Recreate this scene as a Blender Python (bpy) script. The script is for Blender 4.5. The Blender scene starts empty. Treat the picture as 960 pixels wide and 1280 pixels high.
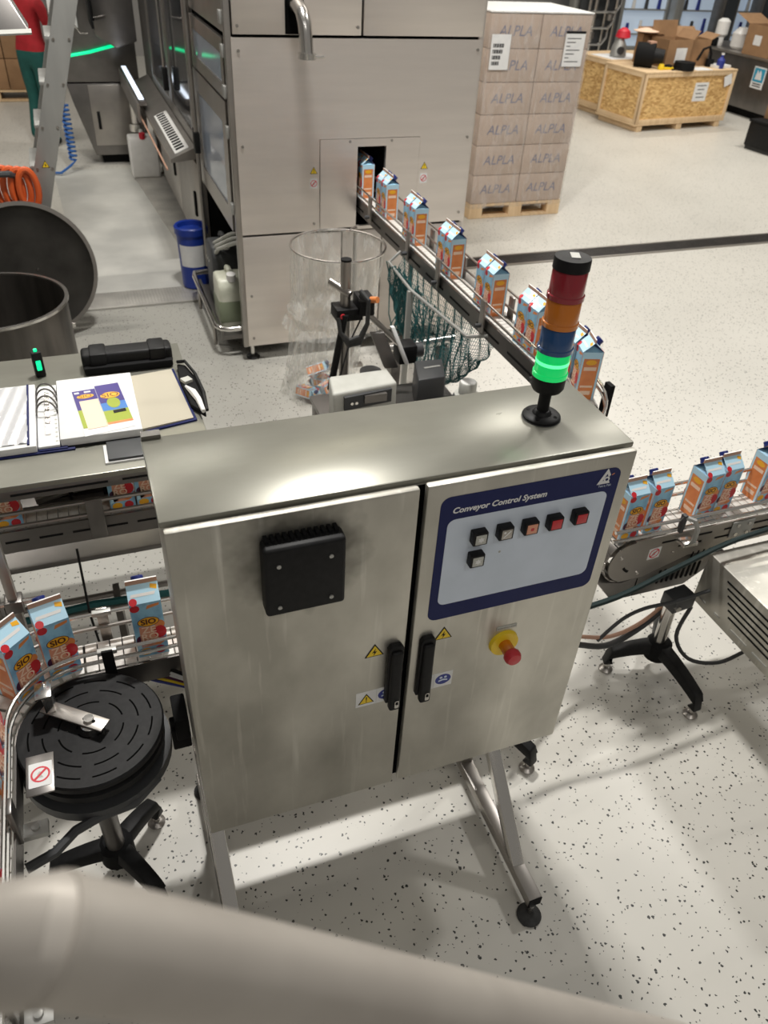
import bpy, bmesh, math, random
from mathutils import Vector, Matrix
random.seed(7)
PI = math.pi
SC = bpy.context.scene
COL = SC.collection

# ------------------------------------------------------------------ camera
CAMH = 2.4
cd = bpy.data.cameras.new('camera'); cam = bpy.data.objects.new('camera', cd); COL.objects.link(cam)
cd.sensor_fit = 'VERTICAL'; cd.sensor_height = 36.0; cd.lens = 978.0 / 1280.0 * 36.0
cd.clip_start = 0.01; cd.clip_end = 200
RC = ((0.939133, -0.171132, 0.297899), (-0.339715, -0.591837, 0.730973), (0.051215, -0.787682, -0.613950))
cam.matrix_world = Matrix(((RC[0][0], -RC[0][1], -RC[0][2], 0), (RC[1][0], -RC[1][1], -RC[1][2], 0), (RC[2][0], -RC[2][1], -RC[2][2], CAMH), (0, 0, 0, 1)))
cd.dof.use_dof = True; cd.dof.focus_distance = 1.9; cd.dof.aperture_fstop = 5.5
SC.camera = cam
# ------------------------------------------------------------------ world, lamps, exposure
w = bpy.data.worlds.new('hall'); SC.world = w; w.use_nodes = True
w.node_tree.nodes['Background'].inputs[0].default_value = (1.0, 0.95, 0.87, 1); w.node_tree.nodes['Background'].inputs[1].default_value = 0.20
SC.view_settings.view_transform = 'Standard'; SC.view_settings.look = 'None'
SC.view_settings.exposure = 0.0; SC.view_settings.gamma = 1.0; SC.view_settings.use_curve_mapping = False
SC.cycles.use_denoising = True; SC.cycles.max_bounces = 8; SC.cycles.transparent_max_bounces = 16; SC.cycles.sample_clamp_indirect = 4.0
def lamp(x, y, e, rz=0.0, L=1.5, W=0.16, z=5.5, col=(1.0, 0.955, 0.875)):
    l = bpy.data.lights.new('ceiling_lamp', 'AREA'); l.shape = 'RECTANGLE'; l.size = L; l.size_y = W; l.energy = e; l.color = col
    o = bpy.data.objects.new('ceiling_lamp', l); COL.objects.link(o); o.location = (x, y, z); o.rotation_euler = (0, 0, rz)
lamp(0.92, 3.5, 250, 0, 0.5, 0.22, col=(1.0, 0.975, 0.93))
lamp(2.0, 7.0, 26, 0.63, 3.2, 0.12, col=(1.0, 0.92, 0.66))
lamp(-2.2, 6.2, 100); lamp(5.0, 3.4, 118, 0, 0.6, 0.25, col=(1.0, 0.975, 0.93)); lamp(-1.6, -1.8, 16, col=(1.0, 0.975, 0.93)); lamp(1.4, -2.6, 42, col=(1.0, 0.975, 0.93))
lamp(6.2, 8.4, 130); lamp(9.0, 7.5, 160); lamp(8.5, 12.0, 110); lamp(-0.6, 8.8, 85)

# ------------------------------------------------------------------ materials
def nt(m): return m.node_tree.nodes, m.node_tree.links
def mat(name, col, rough=0.5, metal=0.0, spec=0.5, emit=None, es=0.0, trans=0.0, alpha=1.0, coat=0.0):
    m = bpy.data.materials.new(name); m.use_nodes = True
    b = m.node_tree.nodes['Principled BSDF']
    b.inputs['Base Color'].default_value = (*col, 1); b.inputs['Roughness'].default_value = rough
    b.inputs['Metallic'].default_value = metal; b.inputs['Specular IOR Level'].default_value = spec
    b.inputs['Transmission Weight'].default_value = trans; b.inputs['Alpha'].default_value = alpha; b.inputs['Coat Weight'].default_value = coat
    if emit: b.inputs['Emission Color'].default_value = (*emit, 1); b.inputs['Emission Strength'].default_value = es
    return m
def noisy(m, col2, scale=(4, 4, 4), nscale=1.0, lo=0.35, hi=0.65, bump=0.0, rlo=None, rhi=None, detail=5):
    """mix the base colour with col2 through stretched noise; optional bump and roughness variation"""
    N, L = nt(m); b = N['Principled BSDF']
    tc = N.new('ShaderNodeTexCoord'); mp = N.new('ShaderNodeMapping'); mp.inputs['Scale'].default_value = scale
    no = N.new('ShaderNodeTexNoise'); no.inputs['Scale'].default_value = nscale; no.inputs['Detail'].default_value = detail
    L.new(tc.outputs['Object'], mp.inputs['Vector']); L.new(mp.outputs[0], no.inputs['Vector'])
    mr = N.new('ShaderNodeMapRange'); mr.inputs[1].default_value = lo; mr.inputs[2].default_value = hi
    L.new(no.outputs[0], mr.inputs[0])
    mx = N.new('ShaderNodeMix'); mx.data_type = 'RGBA'
    mx.inputs[6].default_value = b.inputs['Base Color'].default_value; mx.inputs[7].default_value = (*col2, 1)
    if b.inputs['Base Color'].links:
        L.new(b.inputs['Base Color'].links[0].from_socket, mx.inputs[6])
    L.new(mr.outputs[0], mx.inputs[0]); L.new(mx.outputs[2], b.inputs['Base Color'])
    if bump:
        bp = N.new('ShaderNodeBump'); bp.inputs['Strength'].default_value = bump; bp.inputs['Distance'].default_value = 0.01
        L.new(no.outputs[0], bp.inputs['Height']); L.new(bp.outputs[0], b.inputs['Normal'])
    if rlo is not None:
        m2 = N.new('ShaderNodeMapRange'); m2.inputs[3].default_value = rlo; m2.inputs[4].default_value = rhi
        L.new(no.outputs[0], m2.inputs[0]); L.new(m2.outputs[0], b.inputs['Roughness'])
    return m
M = {}
M['steel'] = noisy(mat('brushed_steel', (0.82, 0.76, 0.71), 0.40, 0.85), (0.74, 0.685, 0.64), (1.2, 1.2, 14), 1.2, 0.3, 0.7, 0.02, 0.32, 0.46)
M['steel_door'] = noisy(noisy(mat('stained_steel', (0.64, 0.62, 0.56), 0.42, 0.85), (0.41, 0.395, 0.35), (2.6, 2.6, 1.7), 1.6, 0.40, 0.68), (0.76, 0.74, 0.68), (38, 38, 2.2), 1.0, 0.58, 0.8, 0.01, 0.36, 0.52)
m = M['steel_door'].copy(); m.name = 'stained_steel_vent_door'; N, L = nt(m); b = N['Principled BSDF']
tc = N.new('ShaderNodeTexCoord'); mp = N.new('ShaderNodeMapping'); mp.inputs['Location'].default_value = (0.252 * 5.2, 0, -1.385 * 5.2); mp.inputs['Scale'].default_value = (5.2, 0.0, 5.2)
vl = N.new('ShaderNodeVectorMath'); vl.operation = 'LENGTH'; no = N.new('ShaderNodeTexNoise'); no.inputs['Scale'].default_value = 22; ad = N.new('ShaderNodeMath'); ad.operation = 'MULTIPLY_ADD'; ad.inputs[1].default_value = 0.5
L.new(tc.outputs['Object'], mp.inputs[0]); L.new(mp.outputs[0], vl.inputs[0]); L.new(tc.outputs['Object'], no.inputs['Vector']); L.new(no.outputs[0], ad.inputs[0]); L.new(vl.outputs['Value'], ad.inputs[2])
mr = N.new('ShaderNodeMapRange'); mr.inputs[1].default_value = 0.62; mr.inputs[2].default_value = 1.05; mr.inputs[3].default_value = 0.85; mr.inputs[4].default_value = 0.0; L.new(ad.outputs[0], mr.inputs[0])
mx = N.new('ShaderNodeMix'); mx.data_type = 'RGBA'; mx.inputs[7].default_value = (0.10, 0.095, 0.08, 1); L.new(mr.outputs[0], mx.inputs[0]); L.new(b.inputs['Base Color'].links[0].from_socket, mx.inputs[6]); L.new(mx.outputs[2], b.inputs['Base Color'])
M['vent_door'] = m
M['steel_top'] = noisy(mat('worn_steel_top', (0.27, 0.264, 0.225), 0.45, 0.36, 0.3), (0.225, 0.22, 0.187), (3, 6, 3), 2.0, 0.3, 0.7, 0.0, 0.25, 0.33)
M['chrome'] = mat('bright_steel', (0.72, 0.70, 0.67), 0.2, 1.0)
M['dsteel'] = noisy(mat('dark_steel', (0.22, 0.205, 0.195), 0.36, 0.85), (0.165, 0.158, 0.15), (3, 3, 3), 2.0, 0.3, 0.7)
M['msteel'] = noisy(mat('mid_steel', (0.42, 0.39, 0.36), 0.34, 0.9), (0.34, 0.32, 0.30), (3, 3, 3), 2.0, 0.3, 0.7)
M['alu'] = noisy(mat('grey_aluminium', (0.42, 0.42, 0.40), 0.45, 0.5), (0.36, 0.36, 0.345), (6, 6, 1), 2, 0.3, 0.7)
M['black'] = noisy(mat('black_plastic', (0.007, 0.007, 0.0075), 0.5, 0, 0.22), (0.011, 0.011, 0.0115), (20, 20, 20), 3)
M['blackm'] = mat('matt_black', (0.006, 0.006, 0.0065), 0.75, 0, 0.2)
M['rubber'] = noisy(mat('rubber', (0.02, 0.02, 0.02), 0.7), (0.035, 0.035, 0.034), (30, 30, 30), 2)
M['dgrey'] = mat('dark_grey_plastic', (0.045, 0.047, 0.05), 0.5)
M['seam'] = mat('dark_seam', (0.002, 0.002, 0.002), 0.9, 0, 0.05)
M['white'] = noisy(mat('white_plastic', (0.82, 0.81, 0.79), 0.4), (0.76, 0.75, 0.73), (8, 8, 8), 2)
M['belt'] = noisy(mat('pale_belt', (0.70, 0.68, 0.64), 0.45), (0.6, 0.58, 0.54), (30, 30, 30), 2)
M['paper'] = noisy(mat('white_paper', (0.78, 0.78, 0.77), 0.7), (0.72, 0.72, 0.72), (9, 9, 9), 2)
M['lightgrey'] = noisy(mat('light_grey_plastic', (0.50, 0.50, 0.46), 0.5), (0.45, 0.45, 0.41), (9, 9, 9), 2)
M['yellow'] = mat('sign_yellow', (0.85, 0.60, 0.02), 0.45)
M['red'] = mat('sign_red', (0.62, 0.02, 0.04), 0.45)
M['redbtn'] = mat('red_button', (0.55, 0.03, 0.04), 0.35)
M['navy'] = noisy(mat('navy_panel', (0.010, 0.015, 0.085), 0.5, 0, 0.2), (0.012, 0.018, 0.095), (9, 9, 9), 2)
M['panel'] = noisy(mat('pale_blue_panel', (0.66, 0.73, 0.84), 0.5, 0, 0.25), (0.62, 0.69, 0.79), (6, 6, 6), 2)
M['signblue'] = mat('sign_blue', (0.02, 0.035, 0.25), 0.45)
M['blue'] = mat('bucket_blue', (0.008, 0.035, 0.28), 0.4)
M['hoseblue'] = mat('hose_blue', (0.04, 0.14, 0.42), 0.4)
M['orange'] = mat('hose_orange', (0.62, 0.10, 0.02), 0.45)
M['card'] = noisy(mat('cardboard', (0.33, 0.19, 0.095), 0.8), (0.28, 0.16, 0.08), (4, 4, 4), 2)
M['wood'] = noisy(mat('pale_wood', (0.74, 0.55, 0.34), 0.7), (0.64, 0.45, 0.26), (30, 3, 3), 1)
M['film'] = None
M['darkcable'] = mat('dark_green_cable', (0.004, 0.018, 0.018), 0.5)
M['drum'] = noisy(mat('dull_drum_steel', (0.17, 0.155, 0.14), 0.42, 0.85), (0.10, 0.093, 0.085), (9, 9, 1.5), 1.2, 0.35, 0.65)
M['lidsteel'] = noisy(mat('dark_lid_steel', (0.085, 0.08, 0.072), 0.4, 0.85), (0.05, 0.047, 0.043), (3, 3, 3), 1.5, 0.35, 0.65)
M['rail'] = noisy(mat('handrail_steel', (0.50, 0.465, 0.42), 0.62, 0.55), (0.44, 0.405, 0.365), (9, 9, 9), 1.5)
# OSB
m = mat('osb', (0.52, 0.31, 0.11), 0.7); N, L = nt(m)
tc = N.new('ShaderNodeTexCoord'); vo = N.new('ShaderNodeTexVoronoi'); vo.inputs['Scale'].default_value = 22
mp = N.new('ShaderNodeMapping'); mp.inputs['Scale'].default_value = (1, 1, 2.2); mp.inputs['Rotation'].default_value = (0.4, 0.5, 0.3)
L.new(tc.outputs['Object'], mp.inputs[0]); L.new(mp.outputs[0], vo.inputs['Vector'])
hs = N.new('ShaderNodeMix'); hs.data_type = 'RGBA'; hs.inputs[6].default_value = (0.46, 0.25, 0.08, 1); hs.inputs[7].default_value = (0.80, 0.54, 0.23, 1)
sp = N.new('ShaderNodeSeparateColor'); L.new(vo.outputs['Color'], sp.inputs[0]); L.new(sp.outputs[0], hs.inputs[0]); L.new(hs.outputs[2], N['Principled BSDF'].inputs['Base Color'])
M['osb'] = m
# floor: cream epoxy with black flakes
m = mat('flake_epoxy', (0.60, 0.575, 0.51), 0.38, 0, 0.4); N, L = nt(m)
b = N['Principled BSDF']; tc = N.new('ShaderNodeTexCoord')
vo = N.new('ShaderNodeTexVoronoi'); vo.inputs['Scale'].default_value = 72; vo.inputs['Randomness'].default_value = 1.0
ds = N.new('ShaderNodeTexNoise'); ds.inputs['Scale'].default_value = 120; ds.inputs['Detail'].default_value = 1
va = N.new('ShaderNodeVectorMath'); va.operation = 'MULTIPLY_ADD'; va.inputs[1].default_value = (0.010, 0.010, 0.0)
L.new(tc.outputs['Object'], ds.inputs['Vector']); L.new(ds.outputs['Color'], va.inputs[0]); L.new(tc.outputs['Object'], va.inputs[2]); L.new(va.outputs[0], vo.inputs['Vector'])
sp = N.new('ShaderNodeSeparateColor'); L.new(vo.outputs['Color'], sp.inputs[0])
th = N.new('ShaderNodeMapRange'); th.inputs[1].default_value = 0.25; th.inputs[2].default_value = 1.0; th.inputs[3].default_value = 0.0; th.inputs[4].default_value = 0.33
L.new(sp.outputs[0], th.inputs[0])
lt = N.new('ShaderNodeMath'); lt.operation = 'LESS_THAN'; L.new(vo.outputs['Distance'], lt.inputs[0]); L.new(th.outputs[0], lt.inputs[1])
n1 = N.new('ShaderNodeTexNoise'); n1.inputs['Scale'].default_value = 0.9; n1.inputs['Detail'].default_value = 6; L.new(tc.outputs['Object'], n1.inputs['Vector'])
r1 = N.new('ShaderNodeMapRange'); r1.inputs[1].default_value = 0.42; r1.inputs[2].default_value = 0.72; r1.inputs[4].default_value = 0.55; L.new(n1.outputs[0], r1.inputs[0])
mx = N.new('ShaderNodeMix'); mx.data_type = 'RGBA'; mx.inputs[6].default_value = (0.60, 0.58, 0.53, 1); mx.inputs[7].default_value = (0.50, 0.485, 0.44, 1); L.new(r1.outputs[0], mx.inputs[0])
# machine's shade painted as darker grey between the table, the drum and the machine
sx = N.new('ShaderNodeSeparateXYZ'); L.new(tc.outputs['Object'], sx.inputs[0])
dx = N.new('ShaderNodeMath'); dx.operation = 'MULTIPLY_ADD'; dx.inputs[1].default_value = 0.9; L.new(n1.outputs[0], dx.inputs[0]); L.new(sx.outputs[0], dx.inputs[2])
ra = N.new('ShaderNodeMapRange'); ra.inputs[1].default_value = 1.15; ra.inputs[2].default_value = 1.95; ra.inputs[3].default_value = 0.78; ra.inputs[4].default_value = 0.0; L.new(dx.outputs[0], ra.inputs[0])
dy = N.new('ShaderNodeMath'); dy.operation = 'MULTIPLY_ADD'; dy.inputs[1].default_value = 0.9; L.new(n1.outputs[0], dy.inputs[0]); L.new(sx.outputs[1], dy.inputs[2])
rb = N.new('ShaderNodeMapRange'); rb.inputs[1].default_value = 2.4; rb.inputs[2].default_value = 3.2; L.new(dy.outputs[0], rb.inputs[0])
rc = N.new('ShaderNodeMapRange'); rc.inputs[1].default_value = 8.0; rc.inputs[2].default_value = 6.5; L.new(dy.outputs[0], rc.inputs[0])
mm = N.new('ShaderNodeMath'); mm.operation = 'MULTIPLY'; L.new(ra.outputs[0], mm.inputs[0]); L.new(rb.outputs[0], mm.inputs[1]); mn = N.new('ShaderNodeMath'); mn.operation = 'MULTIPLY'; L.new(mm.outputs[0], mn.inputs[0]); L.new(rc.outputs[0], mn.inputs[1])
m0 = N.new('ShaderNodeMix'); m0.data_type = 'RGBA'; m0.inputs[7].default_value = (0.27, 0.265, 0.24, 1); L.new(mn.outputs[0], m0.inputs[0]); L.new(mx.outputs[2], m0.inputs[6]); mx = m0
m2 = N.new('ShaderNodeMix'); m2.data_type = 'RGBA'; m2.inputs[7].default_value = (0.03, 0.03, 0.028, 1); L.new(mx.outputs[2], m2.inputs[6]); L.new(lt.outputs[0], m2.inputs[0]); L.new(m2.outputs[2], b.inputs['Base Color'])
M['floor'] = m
M['slab'] = noisy(mat('worn_concrete', (0.42, 0.415, 0.39), 0.5), (0.58, 0.57, 0.53), (1, 1, 1), 1.7, 0.4, 0.68, 0.02)
# ribbed floor plate
m = mat('ribbed_plate', (0.40, 0.385, 0.36), 0.45, 0.5); N, L = nt(m); tc = N.new('ShaderNodeTexCoord'); wv = N.new('ShaderNodeTexWave'); wv.inputs['Scale'].default_value = 14; wv.inputs['Distortion'].default_value = 2
bp = N.new('ShaderNodeBump'); bp.inputs['Strength'].default_value = 0.7; L.new(tc.outputs['Object'], wv.inputs['Vector']); L.new(wv.outputs[0], bp.inputs['Height']); L.new(bp.outputs[0], N['Principled BSDF'].inputs['Normal'])
M['plate'] = noisy(m, (0.55, 0.53, 0.49), (2, 2, 2), 2)
def film(name, col, dens, rough=0.15):
    m = bpy.data.materials.new(name); m.use_nodes = True; N, L = nt(m)
    out = N['Material Output']; N.remove(N['Principled BSDF'])
    tr = N.new('ShaderNodeBsdfTransparent'); tr.inputs[0].default_value = (0.97, 0.97, 0.96, 1)
    gl = N.new('ShaderNodeBsdfPrincipled'); gl.inputs['Base Color'].default_value = (*col, 1); gl.inputs['Roughness'].default_value = rough
    tc = N.new('ShaderNodeTexCoord'); mp = N.new('ShaderNodeMapping'); mp.inputs['Scale'].default_value = (9, 9, 2.2)
    no = N.new('ShaderNodeTexNoise'); no.inputs['Scale'].default_value = 2.2; no.inputs['Detail'].default_value = 4; no.inputs['Distortion'].default_value = 0.8
    L.new(tc.outputs['Object'], mp.inputs[0]); L.new(mp.outputs[0], no.inputs['Vector'])
    mr = N.new('ShaderNodeMapRange'); mr.inputs[1].default_value = 0.42; mr.inputs[2].default_value = 0.75; mr.inputs[3].default_value = dens * 0.45; mr.inputs[4].default_value = min(1, dens * 2.4)
    L.new(no.outputs[0], mr.inputs[0])
    bp = N.new('ShaderNodeBump'); bp.inputs['Strength'].default_value = 0.6; bp.inputs['Distance'].default_value = 0.02; L.new(no.outputs[0], bp.inputs['Height']); L.new(bp.outputs[0], gl.inputs['Normal'])
    mx = N.new('ShaderNodeMixShader'); L.new(mr.outputs[0], mx.inputs[0]); L.new(tr.outputs[0], mx.inputs[1]); L.new(gl.outputs[0], mx.inputs[2]); L.new(mx.outputs[0], out.inputs[0])
    return m
M['bagfilm'] = film('clear_bag_film', (0.82, 0.81, 0.78), 0.26)
M['wrap'] = film('stretch_wrap', (0.80, 0.74, 0.70), 0.17, 0.25)
M['glass'] = mat('dark_door_glass', (0.03, 0.034, 0.04), 0.06, 0.0, 0.9)
M['paleglass'] = mat('pale_door_glass', (0.33, 0.38, 0.46), 0.08, 0.0, 0.8)
M['can'] = noisy(mat('cloudy_polythene', (0.62, 0.62, 0.52), 0.35), (0.52, 0.53, 0.43), (8, 8, 8), 2)
M['canliq'] = mat('can_liquid', (0.20, 0.23, 0.15), 0.35)
M['alplabox'] = noisy(mat('pinkish_cardboard', (0.50, 0.395, 0.33), 0.7), (0.46, 0.36, 0.30), (3, 3, 3), 2)
M['print'] = mat('blue_grey_print', (0.17, 0.18, 0.27), 0.7)
M['net'] = mat('green_net', (0.012, 0.10, 0.105), 0.7)
M['skin'] = mat('skin', (0.55, 0.34, 0.26), 0.5)
M['shirt'] = noisy(mat('red_shirt', (0.40, 0.012, 0.02), 0.8), (0.33, 0.01, 0.015), (9, 9, 9), 2)
M['trouser'] = noisy(mat('green_trousers', (0.01, 0.10, 0.085), 0.8), (0.008, 0.08, 0.07), (9, 9, 9), 2)
M['hair'] = mat('hair', (0.03, 0.02, 0.012), 0.6)
M['glowgreen'] = mat('green_led_and_reflection', (0.0, 0.5, 0.2), 0.3, emit=(0.0, 0.80, 0.30), es=1.3)  # device LED, and the painted reflection on the rear unit
M['lightbar'] = mat('white_light_bar', (0.8, 0.85, 1), 0.3, emit=(0.75, 0.85, 1.0), es=1.6)
M['winlit'] = mat('lit_window', (0.5, 0.58, 0.66), 0.3, emit=(0.62, 0.76, 0.95), es=0.28)
M['wallgrey'] = noisy(mat('wall_grey', (0.30, 0.29, 0.28), 0.7), (0.26, 0.25, 0.24), (1, 1, 1), 1)
M['beige'] = mat('beige_sheet', (0.46, 0.42, 0.33), 0.7)
# carton print colours
M['cblue'] = noisy(mat('carton_blue', (0.30, 0.58, 0.78), 0.35, coat=0.2), (0.14, 0.30, 0.50), (24, 24, 16), 1.0, 0.45, 0.72)
M['corange'] = noisy(mat('carton_orange', (0.78, 0.27, 0.08), 0.35, coat=0.2), (0.66, 0.19, 0.05), (20, 20, 16), 1.0, 0.4, 0.7)
M['cpale'] = mat('carton_pale_blue', (0.50, 0.76, 0.92), 0.35, coat=0.2)
M['cwhite'] = mat('carton_white', (0.80, 0.78, 0.76), 0.4)
M['ctan'] = mat('carton_fin', (0.52, 0.30, 0.21), 0.5)
M['csalmon'] = mat('carton_salmon', (0.72, 0.32, 0.20), 0.4)
M['cyellow'] = mat('carton_yellow', (0.90, 0.45, 0.02), 0.4)
M['cred'] = mat('carton_red', (0.58, 0.02, 0.03), 0.35)
M['cpurple'] = mat('carton_purple', (0.07, 0.012, 0.05), 0.4)
M['cbrown'] = mat('carton_lettering', (0.10, 0.02, 0.01), 0.4)
M['cpeach'] = mat('carton_peach', (0.90, 0.66, 0.50), 0.4)
M['cnavy'] = mat('carton_navy', (0.01, 0.02, 0.11), 0.35)
M['ccap'] = mat('cap_blue', (0.008, 0.02, 0.15), 0.35)
M['hill'] = mat('print_green', (0.33, 0.40, 0.03), 0.4)
M['sky'] = mat('print_sky', (0.05, 0.20, 0.55), 0.4)
M['violet'] = mat('print_violet', (0.05, 0.03, 0.22), 0.4)
def lens(name, col, es=0.0):
    return mat(name, col, 0.18, 0, 0.6, emit=col if es else None, es=es, coat=0.5)
M['lred'] = lens('red_lens', (0.28, 0.006, 0.018)); M['lamber'] = lens('amber_lens', (0.60, 0.17, 0.003)); M['lblue'] = lens('blue_lens', (0.004, 0.06, 0.20))
M['lgreen'] = mat('green_lens_lit', (0.0, 0.35, 0.12), 0.2, emit=(0.0, 0.55, 0.10), es=0.8, coat=0.4)
M['lgreenhot'] = mat('green_lens_core', (0.1, 0.9, 0.4), 0.2, emit=(0.10, 1.0, 0.30), es=1.4)

# ------------------------------------------------------------------ mesh helpers
def wm(o):
    m = o.matrix_basis.copy()
    return wm(o.parent) @ m if o.parent else m
def basis(d):
    d = Vector(d).normalized(); a = Vector((0, 0, 1)) if abs(d.z) < 0.9 else Vector((1, 0, 0))
    x = d.cross(a).normalized(); return x, d.cross(x).normalized()
class MB:
    def __init__(s): s.v = []; s.f = []; s.m = []
    def add(s, vs, fs, mi=0):
        o = len(s.v); s.v += [Vector(p) for p in vs]; s.f += [[i + o for i in f] for f in fs]; s.m += [mi] * len(fs); return s
    def hexa(s, p, mi=0):   # 8 points: bottom 4 ccw, top 4 ccw
        return s.add(p, [(3, 2, 1, 0), (4, 5, 6, 7), (0, 1, 5, 4), (1, 2, 6, 5), (2, 3, 7, 6), (3, 0, 4, 7)], mi)
    def b(s, x0, x1, y0, y1, z0, z1, mi=0):
        return s.hexa([(x0, y0, z0), (x1, y0, z0), (x1, y1, z0), (x0, y1, z0), (x0, y0, z1), (x1, y0, z1), (x1, y1, z1), (x0, y1, z1)], mi)
    def box(s, c, d, rz=0, mi=0, mx=None):
        R = mx or Matrix.Rotation(rz, 3, 'Z'); c = Vector(c); h = [k / 2 for k in d]
        return s.hexa([c + R @ Vector((a * h[0], q * h[1], z * h[2])) for z in (-1, 1) for a, q in ((-1, -1), (1, -1), (1, 1), (-1, 1))], mi)
    def cyl(s, p0, p1, r, r2=None, n=16, mi=0, cap=True):
        p0 = Vector(p0); p1 = Vector(p1); r2 = r if r2 is None else r2; x, y = basis(p1 - p0)
        vs = [p + (x * math.cos(2 * PI * i / n) + y * math.sin(2 * PI * i / n)) * q for p, q in ((p0, r), (p1, r2)) for i in range(n)]
        fs = [(i, (i + 1) % n, n + (i + 1) % n, n + i) for i in range(n)]
        if cap: fs += [tuple(range(n - 1, -1, -1)), tuple(range(n, 2 * n))]
        return s.add(vs, fs, mi)
    def tube(s, pts, r, n=8, mi=0, cap=True):
        P = [Vector(p) for p in pts]; k = len(P); vs = []; x = None
        for i in range(k):
            d = ((P[min(i + 1, k - 1)] - P[i]).normalized() + (P[i] - P[max(i - 1, 0)]).normalized()).normalized()
            if x is None: x, _ = basis(d)
            x = (x - d * x.dot(d)).normalized(); y = d.cross(x); rr = r[i] if isinstance(r, (list, tuple)) else r
            vs += [P[i] + (x * math.cos(2 * PI * j / n) + y * math.sin(2 * PI * j / n)) * rr for j in range(n)]
        fs = [(i * n + j, i * n + (j + 1) % n, (i + 1) * n + (j + 1) % n, (i + 1) * n + j) for i in range(k - 1) for j in range(n)]
        if cap: fs += [tuple(range(n - 1, -1, -1)), tuple(range((k - 1) * n, k * n))]
        return s.add(vs, fs, mi)
    def lathe(s, prof, c=(0, 0, 0), n=32, mi=0, mx=None, cap=True):
        c = Vector(c); R = mx or Matrix.Identity(3); vs = []
        for r, z in prof: vs += [c + R @ Vector((r * math.cos(2 * PI * i / n), r * math.sin(2 * PI * i / n), z)) for i in range(n)]
        k = len(prof); fs = [(a * n + i, a * n + (i + 1) % n, (a + 1) * n + (i + 1) % n, (a + 1) * n + i) for a in range(k - 1) for i in range(n)]
        if cap: fs += [tuple(range(n - 1, -1, -1)), tuple(range((k - 1) * n, k * n))]
        return s.add(vs, fs, mi)
    def prism(s, poly, o, ux, uy, d, mi=0):
        o = Vector(o); ux = Vector(ux); uy = Vector(uy); d = Vector(d); n = len(poly)
        vs = [o + ux * a + uy * q for a, q in poly] + [o + ux * a + uy * q + d for a, q in poly]
        return s.add(vs, [tuple(range(n - 1, -1, -1)), tuple(range(n, 2 * n))] + [(i, (i + 1) % n, n + (i + 1) % n, n + i) for i in range(n)], mi)
    def mesh(s, name, mats, M4=None, smooth=False, bevel=0.0, seg=2):
        me = bpy.data.meshes.new(name); vs = [M4 @ v for v in s.v] if M4 else s.v
        me.from_pydata([tuple(v) for v in vs], [], s.f); me.update()
        for k in (mats if isinstance(mats, (list, tuple)) else [mats]): me.materials.append(M[k] if isinstance(k, str) else k)
        for p, i in zip(me.polygons, s.m): p.material_index = i
        bm = bmesh.new(); bm.from_mesh(me); bmesh.ops.recalc_face_normals(bm, faces=bm.faces)
        if bevel:
            es = [e for e in bm.edges if len(e.link_faces) == 2 and e.calc_face_angle(0) > 0.6]
            bmesh.ops.bevel(bm, geom=es, offset=bevel, segments=seg, affect='EDGES', profile=0.5, clamp_overlap=True)
        bm.to_mesh(me); bm.free()
        if smooth or bevel:
            for p in me.polygons: p.use_smooth = True
            me.set_sharp_from_angle(angle=math.radians(40))
        return me
    def build(s, name, mats, parent=None, smooth=False, bevel=0.0, seg=2, local=False):
        M4 = None
        if parent is not None and not local: M4 = wm(parent).inverted()
        o = bpy.data.objects.new(name, s.mesh(name, mats, M4, smooth, bevel, seg)); COL.objects.link(o)
        if parent is not None: o.parent = parent
        return o
def thing(name, label, cat, loc=(0, 0, 0), rz=0.0, group=None):
    o = bpy.data.objects.new(name, None); COL.objects.link(o); o.empty_display_size = 0.05
    o.location = loc; o.rotation_euler = (0, 0, rz); return tag(o, label, cat, group)
def tag(o, label, cat, group=None, kind=None):
    o['label'] = label; o['category'] = cat
    if group: o['group'] = group
    if kind: o['kind'] = kind
    return o
def struct(o): o['kind'] = 'structure'; return o
def inst(name, me, parent, loc=(0, 0, 0), rot=(0, 0, 0)):
    """a part that shares mesh data; loc/rot in the parent's own frame"""
    o = bpy.data.objects.new(name, me); COL.objects.link(o); o.parent = parent; o.location = loc; o.rotation_euler = rot; return o
def copy_tree(o, parent=None):
    c = o.copy(); COL.objects.link(c); c.parent = parent
    for ch in o.children: copy_tree(ch, c)
    return c
TX = {}
def text(s, size, mname, parent, o, ux, uy, name='lettering', shear=0.0, bold=0.0):
    key = (s, mname, shear, bold)
    if key not in TX:
        c = bpy.data.curves.new('txt', 'FONT'); c.body = s; c.size = 1.0; c.shear = shear; c.resolution_u = 3; c.offset = bold; c.align_x = 'CENTER'; c.align_y = 'CENTER'; c.space_line = 0.8
        ob = bpy.data.objects.new('txt', c); COL.objects.link(ob)
        me = bpy.data.meshes.new_from_object(ob); me.name = 'lettering'; me.materials.clear(); me.materials.append(M[mname])
        bpy.data.objects.remove(ob); bpy.data.curves.remove(c); TX[key] = me
    ux = Vector(ux).normalized(); uy = Vector(uy).normalized(); n = ux.cross(uy)
    Mx = Matrix.Translation(Vector(o)) @ Matrix((ux, uy, n)).transposed().to_4x4() @ Matrix.Diagonal((size, size, size, 1))
    ob = bpy.data.objects.new(name, TX[key]); COL.objects.link(ob); ob.parent = parent
    ob.matrix_basis = (wm(parent).inverted() @ Mx) if parent else Mx
    return ob
def rrect(w, h, r, n=5):
    P = []
    for cx, cy, a in ((w / 2 - r, h / 2 - r, 0), (-w / 2 + r, h / 2 - r, 1), (-w / 2 + r, -h / 2 + r, 2), (w / 2 - r, -h / 2 + r, 3)):
        P += [(cx + r * math.cos(PI / 2 * (a + i / n)), cy + r * math.sin(PI / 2 * (a + i / n))) for i in range(n + 1)]
    return P
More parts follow.
